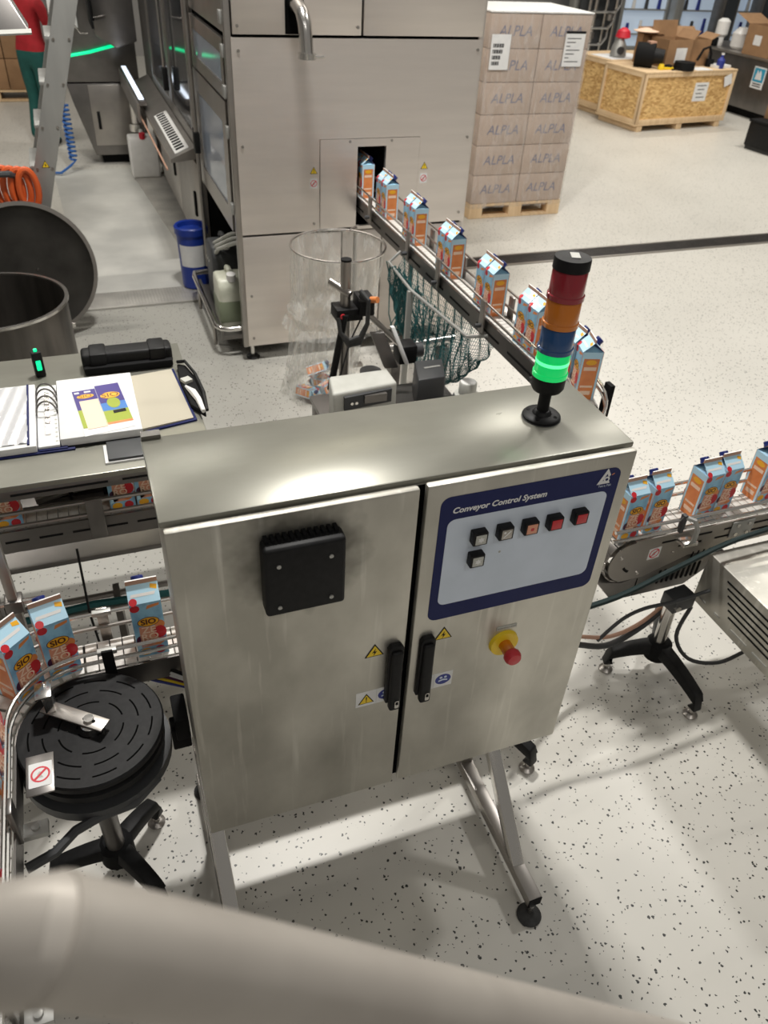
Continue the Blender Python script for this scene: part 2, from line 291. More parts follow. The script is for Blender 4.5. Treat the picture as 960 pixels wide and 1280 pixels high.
def ell(a, b2, n=20, cx=0, cy=0): return [(cx + a * math.cos(2 * PI * i / n), cy + b2 * math.sin(2 * PI * i / n)) for i in range(n)]
def ring(a0, a1, b0, b1, n=28): pass
def arcpts(c, r, a0, a1, z, n=12): return [(c[0] + r * math.cos(a0 + (a1 - a0) * i / n), c[1] + r * math.sin(a0 + (a1 - a0) * i / n), z) for i in range(n + 1)]
X3, Y3, Z3 = Vector((1, 0, 0)), Vector((0, 1, 0)), Vector((0, 0, 1))
def warn_tri(parent, o, ux, uy, size, glyph, name='warning_sticker'):
    o = Vector(o); ux = Vector(ux); uy = Vector(uy); n = ux.cross(uy); h = size * 0.87
    T = lambda k: [(-size / 2 * k, -h / 3 * k), (size / 2 * k, -h / 3 * k), (0, 2 * h / 3 * k)]
    st = MB().prism(T(1), o, ux, uy, n * 0.0008).build(name, 'black', parent)
    MB().prism(T(0.82), o + n * 0.0008, ux, uy, n * 0.0004).build('yellow_field', 'yellow', st)
    g = MB()
    if glyph == 'bolt': g.prism([(0.05, 0.28), (-0.13, -0.02), (-0.01, 0.0), (-0.06, -0.24), (0.12, 0.08), (0.01, 0.06)], o + n * 0.0012, ux * size, uy * size, n * 0.0003)
    else: g.prism([(-0.04, 0.3), (0.04, 0.3), (0.02, -0.05), (-0.02, -0.05)], o + n * 0.0012, ux * size, uy * size, n * 0.0003).prism([(-0.03, -0.1), (0.03, -0.1), (0.03, -0.17), (-0.03, -0.17)], o + n * 0.0012, ux * size, uy * size, n * 0.0003)
    g.build('symbol', 'black', st); return st
def ban_sign(parent, o, ux, uy, w, h, name='prohibition_sticker'):
    o = Vector(o); ux = Vector(ux); uy = Vector(uy); n = ux.cross(uy)
    st = MB().prism(rrect(w, h, 0.002), o, ux, uy, n * 0.0006).build(name, 'paper', parent)
    r = min(w, h) * 0.42; P = []; k = 24
    q = MB(); vs = [o + n * 0.0009 + ux * (rr * math.cos(2 * PI * i / k)) + uy * (rr * math.sin(2 * PI * i / k)) for rr in (r, r * 0.8) for i in range(k)]
    q.add(vs, [(i, (i + 1) % k, k + (i + 1) % k, k + i) for i in range(k)])
    d = Vector((1, 1)).normalized(); t = r * 0.09
    q.prism([(-r * .64 - t, -r * .64 + t), (-r * .64 + t, -r * .64 - t), (r * .64 + t, r * .64 - t), (r * .64 - t, r * .64 + t)], o + n * 0.0009, ux, uy, n * 0.0002)
    q.build('red_ring', 'red', st)
    MB().prism([(-r * .12, r * .4), (r * .2, r * .25), (r * .1, -.05 * r), (r * .3, -.45 * r), (-r * .25, -.4 * r), (-r * .3, .1 * r)], o + n * 0.0006, ux, uy, n * 0.0002).build('symbol', 'lightgrey', st)
    return st

# ================================================================== SETTING
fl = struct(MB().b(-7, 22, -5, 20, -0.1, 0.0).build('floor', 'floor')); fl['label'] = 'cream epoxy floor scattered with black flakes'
g = MB()
g.prism([(-0.9, 5.62), (0.50, 5.62), (0.82, 5.62), (0.82, 9.3), (-0.2, 9.3), (-0.1, 6.4), (-0.9, 6.0)], (0, 0, 0.0), X3, Y3, Z3 * 0.002)
g.build('worn_patch', 'slab', fl)
struct(MB().b(-7, 22, 16.6, 16.8, 0, 7).build('wall_back', 'wallgrey'))
struct(MB().b(21.8, 22, -5, 16.6, 0, 7).build('wall_right', 'wallgrey'))
struct(MB().b(-7.2, -7, -5, 16.8, 0, 7).build('wall_left', 'wallgrey'))
# glazed partition in front of the back wall, upper right of the view
def window(x0, x1, z0, z1, y, mname):
    o = MB().b(x0, x1, y, y + 0.03, z0, z1).build('window_1', mname); struct(o)
    f = MB()
    for a, b_ in ((x0 - 0.06, x0), (x1, x1 + 0.06)): f.b(a, b_, y - 0.05, y + 0.05, z0 - 0.06, z1 + 0.06)
    for a, b_ in ((z0 - 0.06, z0), (z1, z1 + 0.06)): f.b(x0, x1, y - 0.05, y + 0.05, a, b_)
    f.build('window_frame', 'alu', o, bevel=0.004)
    return o
for k, (x0, x1) in enumerate(((10.75, 11.75), (12.0, 13.0), (13.25, 14.2))):
    wv_ = window(x0, x1, 0.35, 2.6, 15.6, 'winlit')
    for j in range(3):
        zz = 0.55 + 0.42 * j; MB().b(x0 + 0.02, x1 - 0.02, 15.52, 15.6, zz, zz + 0.025).build('shelf_behind_glass', 'alu', wv_)
        for i in range(2 + (j + k) % 2):
            xx = x0 + 0.15 + 0.3 * i + 0.05 * j; MB().cyl((xx, 15.55, zz + 0.025), (xx, 15.55, zz + 0.2 + 0.05 * i), 0.04, 0.03, 10).build('bottle_behind_glass', ['signblue', 'white', 'dgrey'][(i + j + k) % 3], wv_)
po = MB()
for n_, (x, wd) in enumerate(((9.55, 0.2), (10.45, 0.22), (11.87, 0.18), (13.12, 0.2), (14.4, 0.25))):
    o = struct(MB().b(x - wd / 2, x + wd / 2, 15.3, 15.5, 0, 3.2).build('trim_%d' % (n_ + 1), 'alu', bevel=0.01))
struct(MB().b(9.0, 16.0, 15.66, 15.72, 0, 0.3).build('baseboard_back', 'dsteel'))
# pipe rack left of the windows
pr = thing('pipe_rack', 'rack of bright steel pipes and valves against the far wall behind the wooden crates', 'pipes', (9.9, 15.0, 0))
MB().b(9.5, 10.4, 15.15, 15.2, 0, 2.6).build('back_plate', 'dgrey', pr)
for i, x in enumerate((9.62, 9.75, 9.98, 10.2)): MB().cyl((x, 15.02, 0), (x, 15.02, 2.6), 0.03 + 0.008 * (i % 2), n=10).build('upright_pipe', 'chrome', pr, smooth=True)
for i, z in enumerate((0.45, 0.72, 0.98, 1.2, 1.45)): MB().tube([(9.55, 14.95, z), (9.95 + 0.1 * (i % 3), 14.95, z), (10.05 + 0.1 * (i % 3), 14.95, z + 0.12), (10.05 + 0.1 * (i % 3), 14.95, z + 0.3)], 0.026, 8).build('cross_pipe', 'chrome', pr, smooth=True)
for x, z in ((9.7, 0.6), (10.05, 0.9), (9.85, 1.3)): MB().lathe([(0.02, -0.06), (0.06, -0.05), (0.06, 0.05), (0.02, 0.06)], (x, 14.95, z), 14).build('valve', 'msteel', pr, smooth=True)
for x in (12.0, 12.9): 
    c_ = thing('tall_column_machine', 'tall dark steel column standing before the far windows, ' + ('nearer the pipe rack' if x < 12.5 else 'nearer the dark counter'), 'machine', (x, 14.3, 0))
    MB().b(x, x + 0.34, 14.2, 14.5, 0, 2.8).build('body', 'dsteel', c_, bevel=0.01)
    MB().b(x + 0.05, x + 0.29, 14.17, 14.2, 0.3, 1.5).build('front_panel', 'glass', c_); MB().cyl((x + 0.40, 14.3, 0), (x + 0.40, 14.3, 2.6), 0.03, n=10).build('side_pipe', 'chrome', c_, smooth=True)

# floor drain
dr = thing('floor_drain', 'long dark slotted drain channel set in the floor beyond the conveyor', 'drain', (4.9, 5.97, 0), 0.035)
MB().b(2.9, 8.6, 5.80, 6.01, 0.0005, 0.003).build('channel', 'blackm', dr)
for y in (5.80, 6.01): MB().b(2.9, 8.6, y - 0.012, y + 0.012, 0.001, 0.010).build('edge_rail', 'msteel', dr)
gs = MB()
for i in range(270): gs.b(2.92 + i * 0.021, 2.926 + i * 0.021, 5.81, 6.0, 0.003, 0.008)
o = gs.build('slat', 'dsteel', dr); o['kind'] = 'stuff'
for i in range(1): pass
# ribbed floor plates left of the machine
pl = tag(MB().b(-0.6, 0.78, 5.62, 5.9, 0.001, 0.016).build('ribbed_floor_plate', 'plate', bevel=0.003), 'ribbed metal floor plate running crosswise in front of the disc lid', 'plate')
pl = tag(MB().hexa([(0.80, 5.95, .001), (1.05, 5.95, .001), (0.93, 9.0, .001), (0.58, 9.0, .001), (0.80, 5.95, .016), (1.05, 5.95, .016), (0.93, 9.0, .016), (0.58, 9.0, .016)]).build('ribbed_floor_plate', 'plate', bevel=0.003), 'long pale ribbed floor plate leading to the white jerrycan', 'plate')

# ================================================================== FILLING MACHINE (back)
MX0, MX1, MY = 0.84, 2.285, 4.60
fm = thing('filling_machine', 'large stainless steel filling machine with carton outlet in its front', 'machine', (1.56, 6.5, 0))
def panel(name, x0, x1, z0, z1, y=MY, t=0.03, m='steel', par=None): return MB().b(x0, x1, y, y + t, z0, z1).build(name, m, par or fm, bevel=0.004)
MB().b(1.80, 2.26, 4.66, 9.35, 0.14, 2.55).build('core', 'dsteel', fm)
MB().b(0.87, 1.80, 5.95, 9.35, 0.14, 2.55).build('core', 'dsteel', fm)
MB().b(0.88, 1.52, 4.66, 5.95, 0.80, 0.83).b(0.88, 1.8, 5.85, 5.95, 0.14, 2.5).b(1.45, 1.52, 4.66, 5.95, 0.14, 0.8).b(0.9, 1.80, 4.66, 5.95, 2.45, 2.5).b(1.8, 1.82, 4.66, 5.9, .8, 2.5).build('inner_frame', 'blackm', fm)
panel('upper_panel', 0.875, 1.566, 1.832, 2.6); panel('upper_panel', 1.578, 2.285, 1.832, 2.6)
MB().b(0.86, 2.27, 4.625, 4.645, 0.16, 2.55 - 1.74).b(0.86, 2.27, 4.625, 4.645, 1.29, 2.55).b(0.86, 1.55, 4.625, 4.645, 0.8, 1.3).b(1.75, 2.27, 4.625, 4.645, 0.8, 1.3).build('backing', 'seam', fm)
mp_ = MB().b(0.865, 1.335, MY, MY + 0.03, 0.815, 1.818).b(1.335, 1.95, MY, MY + 0.03, 1.326, 1.818).b(1.95, 2.285, MY, MY + 0.03, 0.822, 1.818).build('main_panel', 'steel', fm)
ep = MB().b(1.338, 1.562, MY - 0.006, MY + 0.02, 0.826, 1.323).b(1.738, 1.947, MY - 0.006, MY + 0.02, 0.826, 1.323).b(1.562, 1.738, MY - 0.006, MY + 0.02, 1.282, 1.323).b(1.562, 1.738, MY - 0.006, MY + 0.02, 0.81, 0.83).build('outlet_panel', 'steel', fm)
MB().b(1.56, 1.74, 4.98, 5.0, 0.8, 1.3).b(1.552, 1.56, 4.62, 5.0, 0.8, 1.3).b(1.74, 1.748, 4.62, 5.0, 0.8, 1.3).b(1.55, 1.75, 4.62, 5.0, 1.285, 1.3).b(1.55, 1.75, 4.62, 5.0, 0.8, 0.81).build('outlet_tunnel', 'blackm', fm)
panel('lower_panel', 0.865, 1.474, 0.105, 0.802); panel('lower_panel', 1.482, 1.735, 0.105, 0.802); panel('lower_panel', 1.742, 2.285, 0.12, 0.808)
MB().b(0.835, 0.868, 4.605, 4.65, 0.10, 2.6).build('corner_post', 'msteel', fm, bevel=0.004)
MB().b(2.27, 2.30, 4.615, 9.3, 0.12, 2.6).build('side_panel', 'steel', fm)
for x, z in ((0.90, 1.87), (1.545, 1.87), (0.90, 1.76), (2.262, 1.77), (0.895, 1.30), (1.30, 0.86), (2.255, 1.315), (2.25, 0.875), (1.515, 1.31), (1.77, 1.31), (0.90, 0.44), (0.90, 0.16), (1.40, 0.62), (2.25, 0.74)):
    MB().cyl((x, MY, z), (x, MY - 0.007, z), 0.008, n=10).build('bolt', 'msteel', fm)
for x, z in ((1.30, 1.155), (1.99, 1.157)):
    warn_tri(fm, (x, MY - 0.0005, z), X3, Z3, 0.045, 'excl'); ban_sign(fm, (x, MY - 0.0005, z - 0.066), X3, Z3, 0.046, 0.056)
# outlet pipe with slot
MB().prism([(-0.05, -0.16), (0.05, -0.16), (0.05, 0.02), (0.035, 0.05), (0, 0.065), (-0.035, 0.05), (-0.05, 0.02)], (1.2, MY - 0.001, 1.995), X3, Z3, (0, -0.002, 0)).build('pipe_slot', 'seam', fm)
op = MB().tube([(1.2, 4.75, 1.97), (1.2, 4.60, 1.97), (1.205, 4.54, 1.965), (1.212, 4.49, 1.94), (1.216, 4.465, 1.90), (1.22, 4.455, 1.84), (1.224, 4.45, 1.76)], 0.035, 16).build('outlet_pipe', 'chrome', fm, smooth=True)
MB().cyl((1.224, 4.45, 1.745), (1.2245, 4.45, 1.772), 0.046, n=20).build('flange', 'chrome', op, smooth=True); MB().cyl((1.27, 4.44, 1.757), (1.31, 4.43, 1.757), 0.008, n=8).build('clamp_screw', 'chrome', op)
# left flank: doors
def flank(name, y0, y1, z0, z1, m='msteel', x=0.84, t=0.022, par=None, bv=0.004): return MB().b(x, x + t, y0, y1, z0, z1).build(name, m, par or fm, bevel=bv)
ud = flank('upper_door', 4.68, 5.80, 1.83, 2.6)
def framed(name, y0, y1, z0, z1, w_, glass, x=0.835):
    d = MB().b(x, x + 0.025, y0, y0 + w_, z0, z1).b(x, x + 0.025, y1 - w_, y1, z0, z1).b(x, x + 0.025, y0 + w_, y1 - w_, z0, z0 + w_).b(x, x + 0.025, y0 + w_, y1 - w_, z1 - w_, z1).build(name, 'msteel', fm)
    MB().b(x + 0.008, x + 0.016, y0 + w_, y1 - w_, z0 + w_, z1 - w_).build('glass_pane', glass, d); return d
d1 = framed('window_door', 4.70, 5.78, 1.515, 1.80, 0.07, 'paleglass'); d2 = framed('glazed_door', 4.72, 5.82, 0.80, 1.50, 0.12, 'paleglass')
for z in (1.90, 1.75, 1.56, 1.36, 0.95): 
    MB().b(0.822, 0.842, 4.645, 4.70, z - 0.03, z + 0.03).build('hinge', 'alu', fm, bevel=0.003)
MB().b(0.80, 0.815, 5.80, 5.83, 1.02, 1.14).build('door_handle', 'black', d2, bevel=0.004)
MB().cyl((0.81, 5.74, 0.22), (0.81, 5.74, 2.4), 0.014, n=10).build('lock_rod', 'msteel', fm, smooth=True)
MB().b(0.79, 0.828, 5.71, 5.77, 1.0, 1.13).build('rod_grip', 'black', fm, bevel=0.005)
# long glazed section behind the doors
MB().b(0.835, 0.87, 5.86, 6.02, 0.1, 2.6).build('door_post', 'msteel', fm, bevel=0.004)
d3 = framed('tall_glass_door', 6.03, 7.15, 0.98, 2.6, 0.07, 'glass'); d4 = framed('tall_glass_door', 7.17, 8.4, 0.98, 2.6, 0.07, 'glass')
MB().cyl((0.80, 7.1, 1.28), (0.80, 7.1, 2.6), 0.012, n=8).build('lock_rod', 'chrome', fm, smooth=True); MB().b(0.78, 0.82, 7.06, 7.14, 1.14, 1.30).build('rod_grip', 'black', fm, bevel=0.005)
for y0, y1 in ((6.03, 7.15), (7.17, 8.4)):
    p_ = flank('lower_flank_panel', y0, y1, 0.16, 0.84)
    MB().b(0.825, 0.842, y0 + 0.2, y0 + 0.25, 0.42, 0.6).build('recessed_handle', 'blackm', p_, bevel=0.004)
sh = MB().hexa([(0.66, 6.05, 0.86), (0.84, 6.05, 0.88), (0.84, 8.9, 0.88), (0.66, 8.9, 0.86), (0.66, 6.05, 0.885), (0.84, 6.05, 0.96), (0.84, 8.9, 0.96), (0.66, 8.9, 0.885)]).build('side_shelf', 'msteel', fm)
pw = MB().hexa([(0.70, 6.1, 0.905), (0.80, 6.1, 0.945), (0.80, 7.3, 0.945), (0.70, 7.3, 0.905), (0.70, 6.1, 0.912), (0.80, 6.1, 0.953), (0.80, 7.3, 0.953), (0.70, 7.3, 0.912)]).build('perforated_strip', 'white', fm)
for i in range(16):
    y = 6.15 + 0.072 * i; MB().hexa([(0.715, y, 0.9185), (0.775, y, 0.943), (0.775, y + 0.04, 0.943), (0.715, y + 0.04, 0.9185), (0.715, y, 0.9205), (0.775, y, 0.945), (0.775, y + 0.04, 0.945), (0.715, y + 0.04, 0.9205)]).build('slot', 'blackm', pw)
lb = MB().b(0.62, 0.68, 7.6, 9.3, 0.93, 0.97).build('light_bar', 'dsteel', fm, bevel=0.005); MB().b(0.625, 0.665, 7.65, 9.25, 0.970, 0.976).build('light_strip', 'lightbar', lb); MB().b(0.60, 0.62, 7.6, 9.3, 0.80, 0.95).build('guard', 'msteel', lb)
MB().cyl((0.63, 6.05, 0.82), (0.63, 8.8, 0.82), 0.007, n=8).build('side_rail', 'ctan', fm, smooth=True)
# base: feet, bumper rail
for x, y in ((0.90, 4.66), (2.2, 4.66), (0.90, 5.9), (2.2, 9.0), (0.90, 9.0)):
    ft = MB().cyl((x, y, 0.012), (x, y, 0.15), 0.014, n=10).build('foot', 'chrome', fm, smooth=True); MB().lathe([(0.04, 0), (0.045, 0.008), (0.03, 0.02), (0.014, 0.026)], (x, y, 0), 20).build('foot_pad', 'rubber', ft, smooth=True)
MB().tube([(0.86, 4.68, 0.20), (0.76, 4.68, 0.20), (0.72, 4.70, 0.20), (0.695, 4.74, 0.20), (0.69, 4.80, 0.20), (0.69, 5.60, 0.20), (0.70, 5.67, 0.20), (0.86, 5.69, 0.20)], 0.018, 10).build('bumper_rail', 'chrome', fm, smooth=True)
MB().b(0.72, 1.0, 4.74, 5.62, 0.10, 0.13).b(0.72, 0.735, 4.74, 5.62, 0.13, 0.17).build('drip_tray', 'dsteel', fm)
MB().cyl((0.70, 4.9, 0.0), (0.70, 4.9, 0.2), 0.012, n=8).cyl((0.70, 5.5, 0.0), (0.70, 5.5, 0.2), 0.012, n=8).build('rail_leg', 'msteel', fm)
# jerrycan in the compartment
def jerry(name, label, x, y, z, w_, d_, h, m, liq=None, rz=0, cap='white'):
    t = thing(name, label, 'jerrycan', (x, y, z), rz)
    P = [(-d_ / 2, 0), (d_ / 2, 0), (d_ / 2, h * 0.78), (d_ / 2 - d_ * .18, h * 0.92), (-d_ / 2 + d_ * .1, h * 0.92), (-d_ / 2, h * 0.8)]
    MB().prism(P, (-w_ / 2, 0, 0), (0, 1, 0), (0, 0, 1), (w_, 0, 0)).build('body', m, t, bevel=0.02, seg=3, local=True)
    MB().tube([(0, -d_ * .32, h * .9), (0, -d_ * .3, h * .98), (0, -d_ * .15, h), (0, d_ * .08, h), (0, d_ * .15, h * .9)], 0.018, 8).build('handle', m, t, smooth=True, local=True)
    MB().cyl((0, d_ * .3, h * .88), (0, d_ * .33, h * 1.0), 0.03, n=14).build('cap', cap, t, smooth=True, local=True)
    if liq: MB().b(-w_ / 2 - .002, w_ / 2 + .002, -d_ / 2 - .002, d_ / 2 + .002, h * .12, h * .55).build('liquid_level', liq, t, bevel=0.012, local=True)
    return t
jerry('chemical_jerrycan', 'cloudy jerrycan half full of greenish liquid inside the machine base compartment', 0.825, 4.93, 0.131, 0.18, 0.22, 0.36, 'can', 'canliq', PI)
jerry('grey_jerrycan', 'dark grey jerrycan behind the cloudy one in the machine base', 0.86, 5.28, 0.131, 0.20, 0.26, 0.46, 'dgrey', None, PI)
hz_ = thing('suction_hoses', 'clear plastic hoses looping over the jerrycans in the machine base', 'hose', (0.95, 5.2, 0.55))
for k in range(3): MB().tube([(1.40, 4.85 + .08 * k, 0.70), (1.05, 4.88 + .08 * k, 0.68 + .02 * k), (0.88, 4.98 + .08 * k, 0.64), (0.80, 5.12 + .06 * k, 0.56), (0.77, 5.30 + .05 * k, 0.42), (0.80, 5.46, 0.30)], 0.014, 8).build('hose', 'lightgrey', hz_, smooth=True)
# blue bucket and white jerrycan
bk = thing('blue_bucket', 'blue plastic bucket with white label beside the machine flank', 'bucket', (0.735, 5.90, 0.0))
BKX, BKY = 0.735, 5.90
MB().lathe([(0.088, 0.017), (0.098, 0.025), (0.112, 0.40), (0.114, 0.43)], (BKX, BKY, 0), 28).build('body', 'blue', bk, smooth=True)
MB().lathe([(0.122, 0.42), (0.124, 0.465), (0.114, 0.475), (0.10, 0.47), (0.095, 0.44)], (BKX, BKY, 0), 28).build('lid', 'blue', bk, smooth=True)
q = MB(); n_ = 10
vs = [(BKX + (0.1045 + 0.0075 * zz) * math.cos(a), BKY + (0.1045 + 0.0075 * zz) * math.sin(a), 0.19 + 0.16 * zz) for zz in (0, 1) for a in [math.radians(205 + 105 * i / n_) for i in range(n_ + 1)]]
q.add(vs, [(i, i + 1, n_ + 2 + i, n_ + 1 + i) for i in range(n_)]); lbk = q.build('label', 'paper', bk, smooth=True)
jerry('white_jerrycan', 'white plastic jerrycan standing on the floor at the far end of the machine', 0.71, 8.95, 0.016, 0.28, 0.22, 0.42, 'white', None, PI, 'red')
# ------------------------------------------------ rear unit that sticks out to the left
ru = thing('rear_machine_unit', 'dark steel machine unit with glowing green reflection line and lower cabinet door behind the ladder', 'machine', (0.45, 9.8, 0))
MB().prism([(0.02, 0.80), (0.80, 0.80), (0.80, 2.6), (0.02, 2.6)], (0, 9.45, 0), X3, Z3, (0, 0.5, 0)).build('upper_body', 'dsteel', ru, bevel=0.006)
MB().prism([(0.26, 0.10), (0.83, 0.10), (0.83, 0.785), (0.08, 0.785), (0.12, 0.60)], (0, 9.46, 0), X3, Z3, (0, 0.48, 0)).build('lower_body', 'dsteel', ru, bevel=0.006)
MB().b(0.33, 0.80, 9.56, 9.92, 0.0, 0.10).build('plinth', 'blackm', ru)
dd = MB().b(0.28, 0.82, 9.44, 9.462, 0.20, 0.775).build('door', 'msteel', ru, bevel=0.004); MB().b(0.33, 0.36, 9.425, 9.442, 0.36, 0.53).build('door_handle', 'blackm', dd, bevel=0.004)
MB().tube([(0.10, 9.43, 1.03), (0.35, 9.43, 1.07), (0.60, 9.43, 1.13)], 0.015, 6).build('green_reflection_line', 'glowgreen', ru, smooth=True)  # green reflection on the panel, drawn as a glowing tube
MB().prism([(0.42, 1.25), (0.60, 1.14), (0.80, 1.20), (0.80, 1.9), (0.42, 1.9)], (0, 9.15, 0), X3, Z3, (0, 0.3, 0)).build('hopper', 'dsteel', ru, bevel=0.01)
MB().b(0.38, 0.40, 8.75, 9.3, 1.35, 2.3).build('control_screen', 'blackm', ru, bevel=0.005); MB().cyl((0.41, 9.0, 1.40), (0.62, 9.3, 1.40), 0.018, n=10).build('screen_arm', 'chrome', ru, smooth=True)
MB().tube([(0.13, 9.3, 1.25), (0.24, 9.3, 1.32), (0.29, 9.3, 1.25), (0.36, 9.3, 1.25)], 0.008, 6).build('wire_handle', 'chrome', ru, smooth=True)
MB().cyl((0.70, 9.25, 0.45), (0.70, 9.25, 0.70), 0.05, n=16).cyl((0.70, 9.25, 0.38), (0.70, 9.25, 0.45), 0.08, n=16).build('valve_pot', 'chrome', ru, smooth=True)
MB().b(0.03, 0.28, 9.40, 9.445, 1.28, 1.9).build('white_cover', 'white', ru, bevel=0.005)
ho = thing('coiled_air_hose', 'blue coiled air hose hanging beside the rear machine unit', 'hose', (0.0, 9.7, 0))
MB().tube([(0.02 + 0.035 * math.cos(i * .9), 9.30 + 0.035 * math.sin(i * .9), 0.62 - 0.0062 * i) for i in range(84)] + [(-0.02, 9.2, 0.07), (-0.12, 9.1, 0.03), (-0.22, 9.15, 0.02)], 0.013, 6).build('coil', 'hoseblue', ho, smooth=True)
MB().cyl((0.02, 9.3, 0.6), (0.02, 9.44, 0.83), 0.012, n=8).build('hose_tail', 'hoseblue', ho, smooth=True)

# ================================================================== far left: boxes on a pallet, person, ladder
pb = thing('box_pallet', 'brown cardboard boxes on a wooden pallet behind the ladder', 'pallet', (-0.8, 13.3, 0))
for i in range(3):
    for j in range(3): MB().box((-1.15 + 0.36 * i, 13.05, 0.33 + 0.37 * j), (0.35, 0.5, 0.362)).build('cardboard_box', 'card', pb, bevel=0.006)
for i in range(3): MB().b(-1.33 + 0.48 * i, -1.23 + 0.48 * i, 12.8, 13.6, 0.03, 0.12).build('block', 'wood', pb)
for i in range(4): MB().b(-1.35, -0.25, 12.79 + 0.22 * i, 12.91 + 0.22 * i, 0.12, 0.145).build('deck_board', 'wood', pb)
MB().b(-1.35, -0.25, 12.80, 12.90, 0.005, 0.03).build('bottom_board', 'wood', pb)
# person
def person():
    J = {'pel': (0, 0, .93), 'wai': (0, 0, 1.08), 'che': (0.0, -.02, 1.30), 'nb': (0, -.02, 1.46), 'nk': (0, -.03, 1.53), 'hd': (0, -.05, 1.63), 'ht': (0, -.04, 1.74)}
    E_ = [('pel', 'wai'), ('wai', 'che'), ('che', 'nb'), ('nb', 'nk'), ('nk', 'hd'), ('hd', 'ht')]
    Rr = {'pel': (.155, .12), 'wai': (.15, .115), 'che': (.165, .125), 'nb': (.10, .08), 'nk': (.055, .055), 'hd': (.082, .098), 'ht': (.06, .07)}
    for s, nme in ((-1, 'l'), (1, 'r')):
        J.update({'hp' + nme: (.095 * s, 0, .86), 'kn' + nme: (.10 * s + (.02 if s > 0 else .05), -.03, .49), 'an' + nme: (.11 * s + .05, .03, .09), 'to' + nme: (.12 * s + .05, -.12, .045),
                  'sh' + nme: (.19 * s, -.01, 1.40), 'el' + nme: (.25 * s, -.06 - .05 * (s > 0), 1.14), 'wr' + nme: (.23 * s, -.24, 1.0), 'ha' + nme: (.20 * s, -.33, .99)})
        Rr.update({'hp' + nme: (.105, .11), 'kn' + nme: (.066, .068), 'an' + nme: (.046, .05), 'to' + nme: (.045, .03), 'sh' + nme: (.068, .07), 'el' + nme: (.048, .048), 'wr' + nme: (.034, .03), 'ha' + nme: (.032, .02)})
        E_ += [('pel', 'hp' + nme), ('hp' + nme, 'kn' + nme), ('kn' + nme, 'an' + nme), ('an' + nme, 'to' + nme), ('che', 'sh' + nme), ('sh' + nme, 'el' + nme), ('el' + nme, 'wr' + nme), ('wr' + nme, 'ha' + nme)]
        for k in range(4):
            b_ = Vector(J['ha' + nme]); dx = (-.027 + .018 * k)
            J['f%d%s' % (k, nme)] = (b_.x + dx, b_.y - .05, b_.z - .005); J['g%d%s' % (k, nme)] = (b_.x + dx, b_.y - .085 + .006 * abs(k - 1.4), b_.z - .035)
            Rr['f%d%s' % (k, nme)] = (.0085, .0085); Rr['g%d%s' % (k, nme)] = (.007, .007); E_ += [('ha' + nme, 'f%d%s' % (k, nme)), ('f%d%s' % (k, nme), 'g%d%s' % (k, nme))]
        J['t' + nme] = (b_.x - .04 * s, b_.y - .01, b_.z + .005); J['u' + nme] = (b_.x - .055 * s, b_.y - .045, b_.z - .01); Rr['t' + nme] = (.01, .01); Rr['u' + nme] = (.008, .008)
        E_ += [('wr' + nme, 't' + nme), ('t' + nme, 'u' + nme)]
    K = list(J); me = bpy.data.meshes.new('p'); me.from_pydata([J[k] for k in K], [(K.index(a), K.index(b_)) for a, b_ in E_], [])
    o = bpy.data.objects.new('p', me); COL.objects.link(o); o.modifiers.new('s', 'SKIN'); 
    for k, sv in zip(K, me.skin_vertices[0].data): sv.radius = Rr[k]; sv.use_root = (k == 'pel')
    sb = o.modifiers.new('u', 'SUBSURF'); sb.levels = 2; sb.render_levels = 2
    dg = bpy.context.evaluated_depsgraph_get(); m2 = bpy.data.meshes.new_from_object(o.evaluated_get(dg)); bpy.data.objects.remove(o)
    m2.name = 'body'
    bm = bmesh.new(); bm.from_mesh(m2)
    for zc in (.96, 1.5, .075): bmesh.ops.bisect_plane(bm, geom=bm.verts[:] + bm.edges[:] + bm.faces[:], plane_co=(0, 0, zc), plane_no=(0, 0, 1))
    bm.to_mesh(m2); bm.free()
    for k in ('shirt', 'trouser', 'skin', 'hair', 'black'): m2.materials.append(M[k])
    for p in m2.polygons:
        c = p.center; p.use_smooth = True
        if c.z > 1.66 or (c.z > 1.58 and c.y > -.03): i = 3
        elif c.z > 1.50: i = 2
        elif c.z < .075: i = 4
        elif c.z < .96 and abs(c.x) < .26 and c.y > -.20: i = 1
        elif c.y < -.255: i = 2
        else: i = 0
        p.material_index = i
    r = thing('person', 'person in a red long-sleeved top and green trousers standing behind the ladder', 'person', (-0.20, 10.35, 0), 2.4)
    inst('body', m2, r)
    MB().lathe([(.002, -.012), (.012, -.006), (.012, .006), (.002, .012)], (0, -.148, 1.615), 10).build('nose', 'skin', r, smooth=True, local=True)
    for s in (-1, 1):
        MB().lathe([(.002, -.01), (.009, 0), (.002, .01)], (.032 * s, -.138, 1.64), 8).build('eye', 'hair', r, smooth=True, local=True)
        MB().lathe([(.004, -.03), (.018, 0), (.004, .03)], (.085 * s, -.045, 1.63), 8).build('ear', 'skin', r, smooth=True, local=True)
    MB().box((0, -.14, 1.575), (.045, .012, .008)).build('mouth', 'cred', r, local=True)
person()
